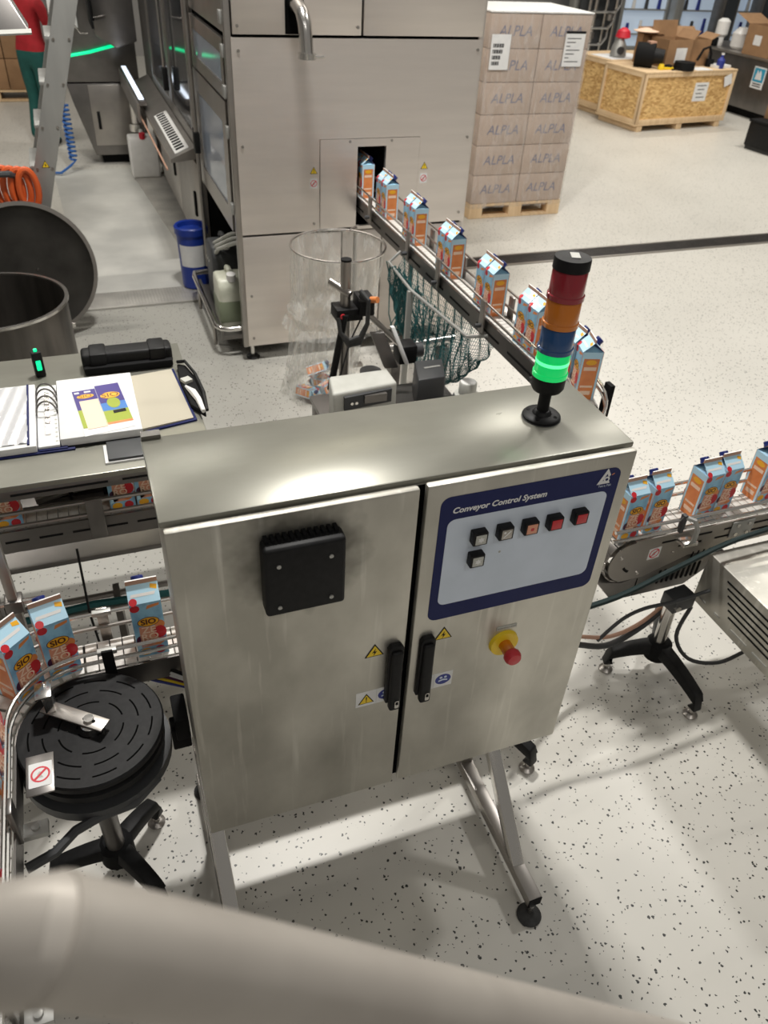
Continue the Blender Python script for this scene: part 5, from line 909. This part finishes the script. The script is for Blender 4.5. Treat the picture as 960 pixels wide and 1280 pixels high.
cb1 = MB().b(.965, 1.085, 3.05, 3.15, .945, 1.0).build('clamp_block', 'black', il, bevel=.004); MB().cyl((.99, 3.05, .972), (.99, 3.042, .972), .012, n=12).build('red_button', 'redbtn', cb1); MB().b(1.06, 1.13, 3.03, 3.13, .97, 1.05).build('clamp_head', 'black', cb1, bevel=.005); MB().cyl((1.11, 3.03, 1.045), (1.13, 3.0, 1.055), .014, n=10).build('amber_knob', 'corange', cb1, smooth=True)
MB().cyl((.95, 3.09, .60), (1.0, 3.05, .98), .016, n=12).build('black_strut', 'black', il, smooth=True)
for k in range(3): MB().tube([(1.06, 3.03, 1.09 - .02 * k), (1.085, 2.99, 1.06), (1.08, 2.98, .96), (1.05, 2.985, .90 - .015 * k), (1.0, 2.99, .885 - .012 * k), (.965, 3.0, .92), (.96, 3.02, .98)], .010, 8).build('cable_loop', 'rubber', il, smooth=True)
MB().cyl((1.09, 3.06, .99), (1.27, 3.08, .80), .013, n=12).build('camera_arm', 'msteel', il, smooth=True)
MB().prism([(-.04, -.08), (.03, -.08), (.03, .10), (-.04, .10)], (1.185, 3.0, .80), Vector((.9, .1, -.1)).normalized(), Vector((-.35, .2, .9)).normalized(), Vector((0, .02, .0))).build('bracket_plate', 'dsteel', il, bevel=.003)
MB().prism([(-.008, -.09), (.012, -.09), (.012, .10), (-.008, .10)], (1.25, 3.0, .82), Vector((.9, .1, -.1)).normalized(), Vector((-.35, .2, .9)).normalized(), Vector((0, .02, .0))).build('bright_strip', 'paper', il, bevel=.002)
MB().b(1.27, 1.36, 3.05, 3.14, .70, .79).build('camera_body', 'black', il, bevel=.008); MB().cyl((1.36, 3.1, .745), (1.40, 3.1, .745), .035, n=18).build('camera_lens', 'dgrey', il, smooth=True)
MB().lathe([(.045, 0), (.05, .01), (.05, .05), (.03, .06)], (1.12, 3.02, .66), 20).build('lamp_head', 'dgrey', il, smooth=True); MB().cyl((1.12, 3.02, .60), (1.12, 3.02, .66), .02, n=12).build('lamp_post', 'dgrey', il)
MB().tube([(1.12, 3.1, .99), (1.02, 3.03, .86), (.93, 2.95, .66), (.90, 2.9, .61)], .004, 6).build('thin_cable', 'black', il, smooth=True)
ht = thing('horizontal_tube', 'polished steel tube lying crosswise behind the inspection gear', 'tube', (1.8, 4.0, 0)); MB().cyl((1.56, 3.98, .30), (2.02, 4.02, .30), .036, n=18).build('tube', 'chrome', ht, smooth=True); MB().b(1.60, 1.66, 3.96, 4.04, 0, .27).build('foot', 'dsteel', ht, bevel=.003); MB().b(1.92, 1.98, 3.97, 4.05, 0, .27).build('foot', 'dsteel', ht, bevel=.003)
# ------------------------------------------------------------------ waste bag on a hoop
BC = Vector((1.296, 4.10, 0)); BR = .262
bg = thing('waste_bag_stand', 'clear plastic waste bag hanging from a steel hoop before the machine', 'waste bag', (BC.x, BC.y, 0))
MB().tube([(BC.x + BR * math.cos(a), BC.y + BR * math.sin(a), .90) for a in [2 * PI * i / 48 for i in range(49)]], .007, 8).build('hoop', 'chrome', bg, smooth=True)
MB().cyl((BC.x + .19, BC.y + .27, .0), (BC.x + .19, BC.y + .27, .90), .012, n=10).tube([(BC.x + .19, BC.y + .27, .9), (BC.x + .14, BC.y + BR * .84, .9)], .010, 8).b(BC.x - .05, BC.x + .26, BC.y + .25, BC.y + .29, 0, .02).build('hoop_stand', 'msteel', bg, smooth=True)
random.seed(3); q = MB(); n, rows = 64, 26; vs = []
for j in range(rows + 1):
    t = j / rows; z = .905 - .89 * t
    for i in range(n):
        a = 2 * PI * i / n; base = BR * (1.0 - .06 * t + (.05 if t > .85 else 0)); 
        if t > .45: base = BR * (.93 + .05 * math.sin(t * 7))
        fold = .006 + .022 * min(1, t * 2.0); rr = base + fold * (math.sin(a * 7 + 1.5 * math.sin(t * 4)) * .6 + math.sin(a * 13 + t * 5) * .4 + .3 * math.sin(a * 23 - t * 9))
        if .42 < t < .50: rr += .020
        if .50 <= t < .56: rr -= .012
        dx = -.13 * t * t
        vs.append((BC.x + dx + rr * math.cos(a) * (1 - .22 * t), BC.y + .03 * t + rr * math.sin(a) * (1 - .15 * t), z))
fs2 = [(j * n + i, j * n + (i + 1) % n, (j + 1) * n + (i + 1) % n, (j + 1) * n + i) for j in range(rows) for i in range(n)]; q.add(vs, fs2); q.build('bag', 'bagfilm', bg, smooth=True)
q = MB(); vs2 = [(BC.x - .03 + (BR * .97 + .012 * k + .012 * math.sin(a * 9)) * math.cos(a), BC.y + .01 + (BR * .93 + .012 * k + .012 * math.sin(a * 9)) * math.sin(a), .50 + .02 * math.sin(a * 3) - .03 * k) for k in range(3) for a in [2 * PI * i / n for i in range(n)]]
q.add(vs2, [(j * n + i, j * n + (i + 1) % n, (j + 1) * n + (i + 1) % n, (j + 1) * n + i) for j in range(2) for i in range(n)]); q.build('bag_cuff', 'bagfilm', bg, smooth=True)
proto2 = None
for k, (x, y, z, r3, lab) in enumerate(((1.06, 4.08, .05, (1.5, .2, .6), 'lying at the left of the bag bottom'), (1.18, 4.02, .055, (1.4, .3, 2.0), 'lying in front at the bag bottom'), (1.26, 4.10, .06, (1.7, .1, 3.9), 'lying at the right of the bag bottom'), (1.13, 4.15, .12, (1.2, .6, 1.2), 'lying on top of the other rejects'))):
    o = carton(x, y, z, 0, 'rejected juice carton inside the clear waste bag, ' + lab, 'rejected cartons in the waste bag'); o.rotation_euler = r3; o.scale = (.9, .75, .62)
# ------------------------------------------------------------------ net under the outlet conveyor
nt_ = thing('catch_net', 'dark green catch net slung on a rod frame beside the outlet conveyor', 'net', (1.5, 3.4, 0))
A0, A1, B0, B1 = Vector((1.485, 3.80, .90)), Vector((1.57, 3.86, .93)), Vector((1.545, 2.93, .87)), Vector((1.58, 2.80, .93))
MB().tube([A1, A0, (1.475, 3.45, .885), B0, B1], .008, 8).build('rod_frame', 'alu', nt_, smooth=True)
MB().tube([B0, (1.62, 2.86, .905), (1.70, 2.80, .96), (1.72, 2.78, 1.02)], .009, 8).build('rod_arm', 'chrome', nt_, smooth=True)
MB().b(1.455, 1.485, 3.44, 3.46, 0, .885).build('frame_post', 'alu', nt_, bevel=.003)
q = MB(); nu, nv = 84, 54; vs = []
for i in range(nu + 1):
    u = i / nu; top = A0.lerp(B0, u); inn = Vector((1.585, A1.y + (2.72 - A1.y) * u, .93))
    sag = .10 + .34 * math.sin(PI * min(1, u * .95 + .05)) ** .8
    for j in range(nv + 1):
        v = j / nv; p = top.lerp(inn, v); p.z -= sag * math.sin(PI * v) * (1.0) ; p.x -= .03 * math.sin(PI * v) * (1 - v)
        p += Vector((.005 * math.sin(i * .9 + j * .5), .007 * math.sin(j * .6 + i * .35), .005 * math.sin(i * .5 + j * 1.1))); vs.append(p)
for i in range(nu):
    for j in range(nv):
        a, b_, c, d = i * (nv + 1) + j, i * (nv + 1) + j + 1, (i + 1) * (nv + 1) + j + 1, (i + 1) * (nv + 1) + j
        q.f.append([a, b_, c, d]); q.m.append(0)
q.v = vs; o = q.build('netting', 'net', nt_); md = o.modifiers.new('w', 'WIREFRAME'); md.thickness = .0030; md.use_even_offset = False
q = MB()
for k in range(26):
    u = random.random(); p = A0.lerp(B0, u * .4); q.tube([p + Vector((random.uniform(-.02, .02), 0, .01)), p + Vector((random.uniform(-.03, .05), random.uniform(-.05, .05), -.10)), p + Vector((random.uniform(-.02, .08), random.uniform(-.08, .06), -.22 - .1 * random.random())), p + Vector((random.uniform(-.0, .08), random.uniform(-.08, .06), -.36))], .0035, 4)
q.build('net_strands', 'net', nt_)

# ================================================================== WRAPPED PALLET OF BOXES
PX0, PX1, PY0 = 3.54, 4.54, 7.0
wp = thing('wrapped_pallet', 'stretch-wrapped pallet stack of printed cardboard boxes beside the machine', 'pallet', (4.04, 7.4, 0))
for i in range(3): 
    for j in range(3): MB().b(PX0 + .0 + .43 * i, PX0 + .14 + .43 * i, PY0 + .33 * j, PY0 + .12 + .33 * j, .022, .115).build('block', 'wood', wp)
for j in range(3): MB().b(PX0, PX1, PY0 + .33 * j, PY0 + .12 + .33 * j, 0.002, .022).build('bottom_board', 'wood', wp)
for j in range(6): MB().b(PX0, PX1, PY0 + .155 * j, PY0 + .11 + .155 * j, .115, .138).build('deck_board', 'wood', wp)
for k in range(6):
    for i in range(2):
        for j in range(2):
            z0 = .14 + .262 * k; x0 = PX0 + .5 * i; bxo = MB().b(x0 + .004, x0 + .496, PY0 + .004 + .39 * j, PY0 + .386 + .39 * j, z0 + .002, z0 + .259).build('box', 'alplabox', wp, bevel=.006)
            if j == 0: text('ALPLA', .115, 'print', bxo, (x0 + .25, PY0 + .0025, z0 + .13), X3, Z3, 'lettering', .2)
nn_ = 60; q = MB(); ring_ = []
per = [(PX0, PY0), (PX1, PY0), (PX1, PY0 + .78), (PX0, PY0 + .78)]
for k in range(23):
    z = .10 + 1.625 * k / 22
    for e in range(4):
        a, b_ = per[e], per[(e + 1) % 4]
        for i in range(12):
            t = i / 12; off = .006 + .0035 * math.sin(k * 2.1 + i * 1.3 + e) ; cx, cy = a[0] + (b_[0] - a[0]) * t, a[1] + (b_[1] - a[1]) * t
            nx_, ny_ = [(0, -1), (1, 0), (0, 1), (-1, 0)][e]; ring_.append((cx + nx_ * off, cy + ny_ * off, z))
q.add(ring_, [(k * 48 + i, k * 48 + (i + 1) % 48, (k + 1) * 48 + (i + 1) % 48, (k + 1) * 48 + i) for k in range(22) for i in range(48)]); q.build('stretch_film', 'wrap', wp, smooth=True)
MB().b(PX0 - .004, PX1 + .004, PY0 - .004, PY0 + .784, 1.716, 1.728).build('top_sheet', 'paper', wp, bevel=.004)
for (x0, x1, z0, z1), kind in (((3.56, 3.745, 1.29, 1.56), 0), ((4.285, 4.485, 1.315, 1.59), 1)):
    lbp = MB().b(x0, x1, PY0 - .014, PY0 - .012, z0, z1).build('shipping_label', 'paper', wp)
    if kind == 0:
        for r_ in range(4):
            for i in range(9 - r_): MB().b(x0 + .02 + .012 * i, x0 + .027 + .012 * i + .003 * (i % 2), PY0 - .0147, PY0 - .014, z1 - .10 - .045 * r_ + .0, z1 - .07 - .045 * r_).build('barcode_bar', 'black', lbp)
    else:
        MB().b(x0, x1, PY0 - .0147, PY0 - .014, z1 - .02, z1).build('header_bar', 'black', lbp)
        for i in range(7): MB().b(x0 + .02, x1 - .04 - .05 * (i % 3), PY0 - .0147, PY0 - .014, z1 - .06 - .03 * i, z1 - .053 - .03 * i).build('print_line', 'dgrey', lbp)

# ================================================================== CRATES AND BACKGROUND THINGS
def crate(ax, ay, ang, L_, D_, z0, z1, label, prefix=''):
    t = thing('wooden_crate', label, 'crate', (ax, ay, 0), ang)
    def b_(nm, x0, x1, y0, y1, a, c, m_, bv=.003): return MB().b(x0, x1, y0, y1, a, c).build(nm, m_, t, local=True, bevel=bv)
    b_('front_board', .02, L_ - .02, .02, .035, z0, z1, 'osb', 0); b_('back_board', .02, L_ - .02, D_ - .035, D_ - .02, z0, z1, 'osb', 0); b_('side_board', .02, .035, .03, D_ - .03, z0, z1, 'osb', 0); b_('side_board', L_ - .035, L_ - .02, .03, D_ - .03, z0, z1, 'osb', 0)
    b_('lid', -.005, L_ + .005, -.005, D_ + .005, z1, z1 + .022, 'wood'); b_('floor_board', .0, L_, .0, D_, z0 - .02, z0, 'wood')
    for x in (.0, L_ - .06):
        b_('corner_batten', x, x + .06, .0, .02, z0, z1, 'wood'); b_('corner_batten', x, x + .06, D_ - .02, D_, z0, z1, 'wood')
    for y in (.0, D_ - .06): b_('corner_batten', .0, .02, y, y + .06, z0, z1, 'wood')
    for a, c in ((z0, z0 + .06), (z1 - .05, z1)):
        b_('rail_batten', .06, L_ - .06, .0, .02, a, c, 'wood'); b_('rail_batten', .0, .02, .06, D_ - .06, a, c, 'wood')
    for x in (.06, L_ / 2 - .05, L_ - .16): b_('runner', x, x + .10, .01, D_ - .01, 0.0, z0 - .02, 'wood')
    return t
c2 = crate(7.558, 10.12, math.radians(7), 1.74, .86, .10, .735, 'nearer wooden OSB crate with tools and boxes on its lid')
s_ = MB().b(1.0, 1.26, .0185, .0198, .36, .60).build('paper_label', 'paper', c2, local=True)
for i in range(4): MB().b(1.04 + .02 * (i % 2), 1.22 - .03 * (i % 3), .0175, .0185, .555 - .05 * i, .566 - .05 * i).build('print_line', 'dgrey', s_, local=True)
s_ = MB().prism([(-.07, -.07), (.07, -.07), (.07, .07), (-.07, .07)], (1.60, -.0005, .62), Vector((.94, 0, .34)), Vector((-.34, 0, .94)), (0, -.001, 0)).build('small_label', 'paper', c2, local=True)
c1 = crate(7.62, 11.06, math.radians(7), 1.74, .86, .10, .735, 'farther wooden OSB crate half hidden behind the wrapped pallet')
TZ = .757
def card_box(x, y, z, w_, d_, h, rz, label, flaps=((0, 60), (1, 110))):
    t = thing('cardboard_box', label, 'box', (x, y, z), rz); f = MB(); tt = .006
    f.b(-w_ / 2, w_ / 2, -d_ / 2, -d_ / 2 + tt, 0, h).b(-w_ / 2, w_ / 2, d_ / 2 - tt, d_ / 2, 0, h).b(-w_ / 2, -w_ / 2 + tt, -d_ / 2, d_ / 2, 0, h).b(w_ / 2 - tt, w_ / 2, -d_ / 2, d_ / 2, 0, h).b(-w_ / 2, w_ / 2, -d_ / 2, d_ / 2, 0, tt)
    f.build('body', 'card', t, local=True)
    for side, deg in flaps:
        a = math.radians(deg); Lf = d_ * .55
        if side == 0: MB().prism([(-w_ / 2, 0), (w_ / 2, 0), (w_ / 2, Lf), (-w_ / 2, Lf)], (0, d_ / 2, h), X3, Vector((0, math.cos(a), math.sin(a))), Vector((0, .005, 0))).build('flap', 'card', t, local=True)
        elif side == 1: MB().prism([(-d_ / 2, 0), (d_ / 2, 0), (d_ / 2, Lf * .7), (-d_ / 2, Lf * .7)], (w_ / 2, 0, h), Y3, Vector((math.cos(a), 0, math.sin(a))), Vector((.005, 0, 0))).build('flap', 'card', t, local=True)
        else: MB().prism([(-w_ / 2, 0), (w_ / 2, 0), (w_ / 2, Lf), (-w_ / 2, Lf)], (0, -d_ / 2, h), X3, Vector((0, -math.cos(a), math.sin(a))), Vector((0, .005, 0))).build('flap', 'card', t, local=True)
    return t
bA = card_box(8.28, 10.66, TZ, .46, .36, .34, .12, 'open cardboard box with white label in the middle of the nearer crate', ((0, 80), (1, 50)))
MB().b(-.06, .14, -.1815, -.1805, .06, .24).build('label', 'paper', bA, local=True)
card_box(8.74, 10.80, TZ, .40, .34, .33, -.05, 'open cardboard box at the right on the nearer crate', ((0, 35), (1, 30)))
card_box(8.08, 10.945, TZ, .32, .14, .36, .1, 'cardboard box with raised flap behind the black motor', ((0, 85), (2, 5)))
def lid_thing(nm, label, cat, x, y, fn):
    t = thing(nm, label, cat, (x, y, TZ)); fn(t, x, y); return t
def mot(t, x, y):
    d = Vector((.75, -.62, 0)); a = Vector((x, y, TZ + .15)); MB().cyl(a - d * .16, a + d * .10, .15, n=24).build('body', 'blackm', t, bevel=.01); MB().cyl(a + d * .10, a + d * .24, .10, .085, 20).build('end_bell', 'black', t, smooth=True); MB().b(x - .02, x + .08, y - .06, y + .04, TZ + .28, TZ + .32).build('terminal_box', 'ctan', t, bevel=.005)
lid_thing('electric_motor', 'round black electric motor lying on the nearer crate', 'motor', 7.80, 10.52, mot)
lid_thing('black_coil', 'flat black coil of strap on the nearer crate', 'coil', 8.30, 10.30, lambda t, x, y: (MB().lathe([(.06, 0), (.14, 0), (.145, .03), (.14, .10), (.07, .10), (.06, .09)], (x, y, TZ), 24).build('coil', 'blackm', t, smooth=True), MB().tube([(x - .12, y - .07, TZ + .02), (x - .2, y - .1, TZ + .02), (x - .24, y - .05, TZ + .012)], .01, 6).build('loose_end', 'blackm', t, smooth=True)))
lid_thing('yellow_tool', 'small yellow tool beside the black motor', 'tool', 7.93, 10.32, lambda t, x, y: (MB().lathe([(.04, 0), (.045, .03), (.03, .07)], (x, y, TZ), 16).build('body', 'yellow', t, smooth=True), MB().b(x + .02, x + .2, y - .02, y + .02, TZ, TZ + .03).build('handle', 'yellow', t, bevel=.006)))
lid_thing('black_tool', 'small black tool between the yellow tool and the coil', 'tool', 8.08, 10.36, lambda t, x, y: (MB().lathe([(.03, 0), (.055, .02), (.05, .05), (.02, .06)], (x, y, TZ), 16).build('body', 'blackm', t, smooth=True), MB().b(x + .02, x + .12, y - .015, y + .015, TZ, TZ + .025).build('grip', 'dgrey', t, bevel=.004)))
lid_thing('paper_sheets', 'white sheets lying at the right end of the nearer crate', 'papers', 8.85, 10.50, lambda t, x, y: (MB().box((x - .22, y - .14, TZ + .003), (.3, .22, .005), .1).build('sheet', 'paper', t), MB().box((x + .22, y + .0, TZ + .02), (.28, .2, .035), .15).build('stack', 'paper', t)))
lid_thing('dark_clamp', 'black hook-shaped clamp standing on the white sheets', 'clamp', 8.82, 10.55, lambda t, x, y: (MB().tube([(x - .12, y, TZ + .08), (x - .05, y, TZ + .22), (x + .05, y, TZ + .25), (x + .10, y, TZ + .16), (x + .11, y, TZ + .01)], .018, 8).build('hook', 'blackm', t, smooth=True), MB().b(x + .06, x + .16, y - .04, y + .04, TZ, TZ + .10).build('base', 'blackm', t, bevel=.01)))
lid_thing('blue_bottle', 'small dark blue bottle on the nearer crate', 'bottle', 9.02, 10.42, lambda t, x, y: (MB().lathe([(.05, 0), (.055, .02), (.055, .10), (.02, .14), (.02, .17)], (x, y, TZ), 18).build('body', 'signblue', t, smooth=True), MB().cyl((x, y, TZ + .17), (x, y, TZ + .19), .022, n=12).build('cap', 'white', t)))
tag(MB().box((8.0, 11.42, TZ + .004), (.75, .5, .006), .12).build('white_sheet', 'paper'), 'white sheet covering the lid of the farther crate', 'sheet')
rp = thing('red_grinder', 'red and silver power tool on the farther crate', 'tool', (8.25, 11.2, TZ)); MB().lathe([(.10, 0), (.12, .03), (.10, .16), (.05, .24), (.04, .30)], (7.90, 11.36, TZ), 20).build('housing', 'alu', rp, smooth=True); MB().lathe([(.06, .24), (.11, .26), (.09, .34), (.03, .38)], (7.93, 11.36, TZ), 20).build('red_head', 'red', rp, smooth=True); MB().cyl((7.86, 11.27, TZ + .10), (7.86, 11.23, TZ + .1), .05, n=14).build('dial', 'dgrey', rp)
tag(MB().lathe([(.02, .0), (.17, .012), (.18, .022), (.03, .06)], (7.98, 10.90, TZ + .375), 20).build('straw_hat_cover', 'cpeach', smooth=True), 'pale yellow conical cover lying on the box behind the motor', 'cover')
# counter at right
ct = thing('dark_counter', 'dark grey steel counter with blue sign at the right edge behind the crates', 'counter', (10.6, 11.2, 0))
MB().b(10.08, 12.5, 10.0, 12.6, .12, .80).build('body', 'dsteel', ct, bevel=.004); MB().b(10.05, 12.5, 9.97, 12.62, .80, .83).build('worktop', 'msteel', ct, bevel=.003); MB().b(10.2, 12.4, 10.1, 12.5, 0, .12).build('plinth', 'blackm', ct)
sg = MB().b(10.074, 10.079, 10.60, 10.86, .43, .72).build('blue_sign', 'paper', ct); MB().b(10.072, 10.074, 10.62, 10.84, .52, .70).build('sign_field', mat('sign_cyan', (.03, .32, .50), .5), sg); MB().prism([(-.07, -.06), (.07, -.06), (.05, .02), (.02, .07), (-.01, .02), (-.04, .07), (-.06, .0)], (10.072, 10.73, .61), (0, -1, 0), Z3, (-.001, 0, 0)).build('sign_symbol', 'paper', sg)
for i in range(2): MB().b(10.073, 10.0745, 10.64, 10.82, .455 + .03 * i, .47 + .03 * i).build('print_line', 'dgrey', sg)
o = card_box(10.32, 10.98, .831, .46, .56, .40, .05, 'cardboard box with white label on the dark counter at the right edge', ((0, 20), (2, 15))); MB().b(-.2315, -.2305, -.05, .10, .14, .27).build('label', 'paper', o, local=True)
tag(MB().lathe([(.10, 0), (.14, .04), (.14, .22), (.07, .30)], (10.35, 11.65, .831), 18).build('white_canister', 'white', smooth=True), 'white rounded canister on the dark counter behind the box', 'canister')
hs_ = thing('white_pump_head', 'white pump head with dark parts on the dark counter', 'pump', (10.25, 11.95, .831)); MB().lathe([(.06, 0), (.06, .12), (.10, .16), (.10, .34), (.05, .38)], (10.28, 12.05, .831), 16).build('housing', 'white', hs_, smooth=True); MB().b(10.12, 10.2, 11.98, 12.1, .831, .95).build('base', 'blackm', hs_, bevel=.006)
bc = thing('black_tool_case', 'black tool case on the floor at the right edge of the picture', 'case', (9.0, 8.9, 0)); MB().box((9.03, 8.93, .19), (.72, .46, .30), .1).build('body', 'black', bc, bevel=.02); MB().box((9.03, 8.93, .35), (.74, .48, .035), .1).build('lid', 'blackm', bc, bevel=.01); MB().box((8.80, 8.68, .25), (.06, .02, .07), .1).build('latch', 'dgrey', bc, bevel=.003); MB().box((9.03, 8.93, .02), (.68, .42, .04), .1).build('feet', 'rubber', bc)
tag(MB().box((9.10, 8.96, .52), (.45, .36, .30), .1).build('brown_parcel', 'card', bevel=.006), 'brown parcel on the black tool case at the right edge', 'parcel')
tc_ = thing('tea_boxes', 'small white carton box behind the open boxes on the crate', 'box', (8.95, 11.0, 0)); MB().box((8.95, 11.35, TZ + .18), (.30, .2, .36), 0).build('box', 'paper', tc_, bevel=.004); MB().box((8.95, 11.248, TZ + .24), (.12, .002, .08), 0).build('print', 'lightgrey', tc_)

# ================================================================== HANDRAIL IN THE FOREGROUND
hr = thing('handrail', 'blurred steel handrail tube crossing the bottom of the picture', 'handrail', (-.6, .3, 0))
p0 = Vector((-.059, .169, 2.075)); dv_ = Vector((.707, -.09, -.702)).normalized()
MB().cyl(p0 - dv_ * .004, p0 + dv_ * 1.6, .0242, n=40).build('sloping_tube', 'rail', hr, smooth=True)
pe = Vector((-.150, .205, 2.030)); d2 = (pe - p0).normalized()
MB().tube([p0 + dv_ * .003, p0, p0 + d2 * .01, pe, pe + d2 * .35], .0242, 40).build('end_tube', 'rail', hr, smooth=True)
MB().cyl(p0 - dv_ * .0015, p0 + dv_ * .0015, .0247, n=40).build('weld_seam', 'rail', hr, smooth=True)
pp = pe + d2 * .34; MB().cyl((pp.x, pp.y, 0), (pp.x, pp.y, pp.z), .02, n=20).build('post', 'steel', hr, smooth=True)
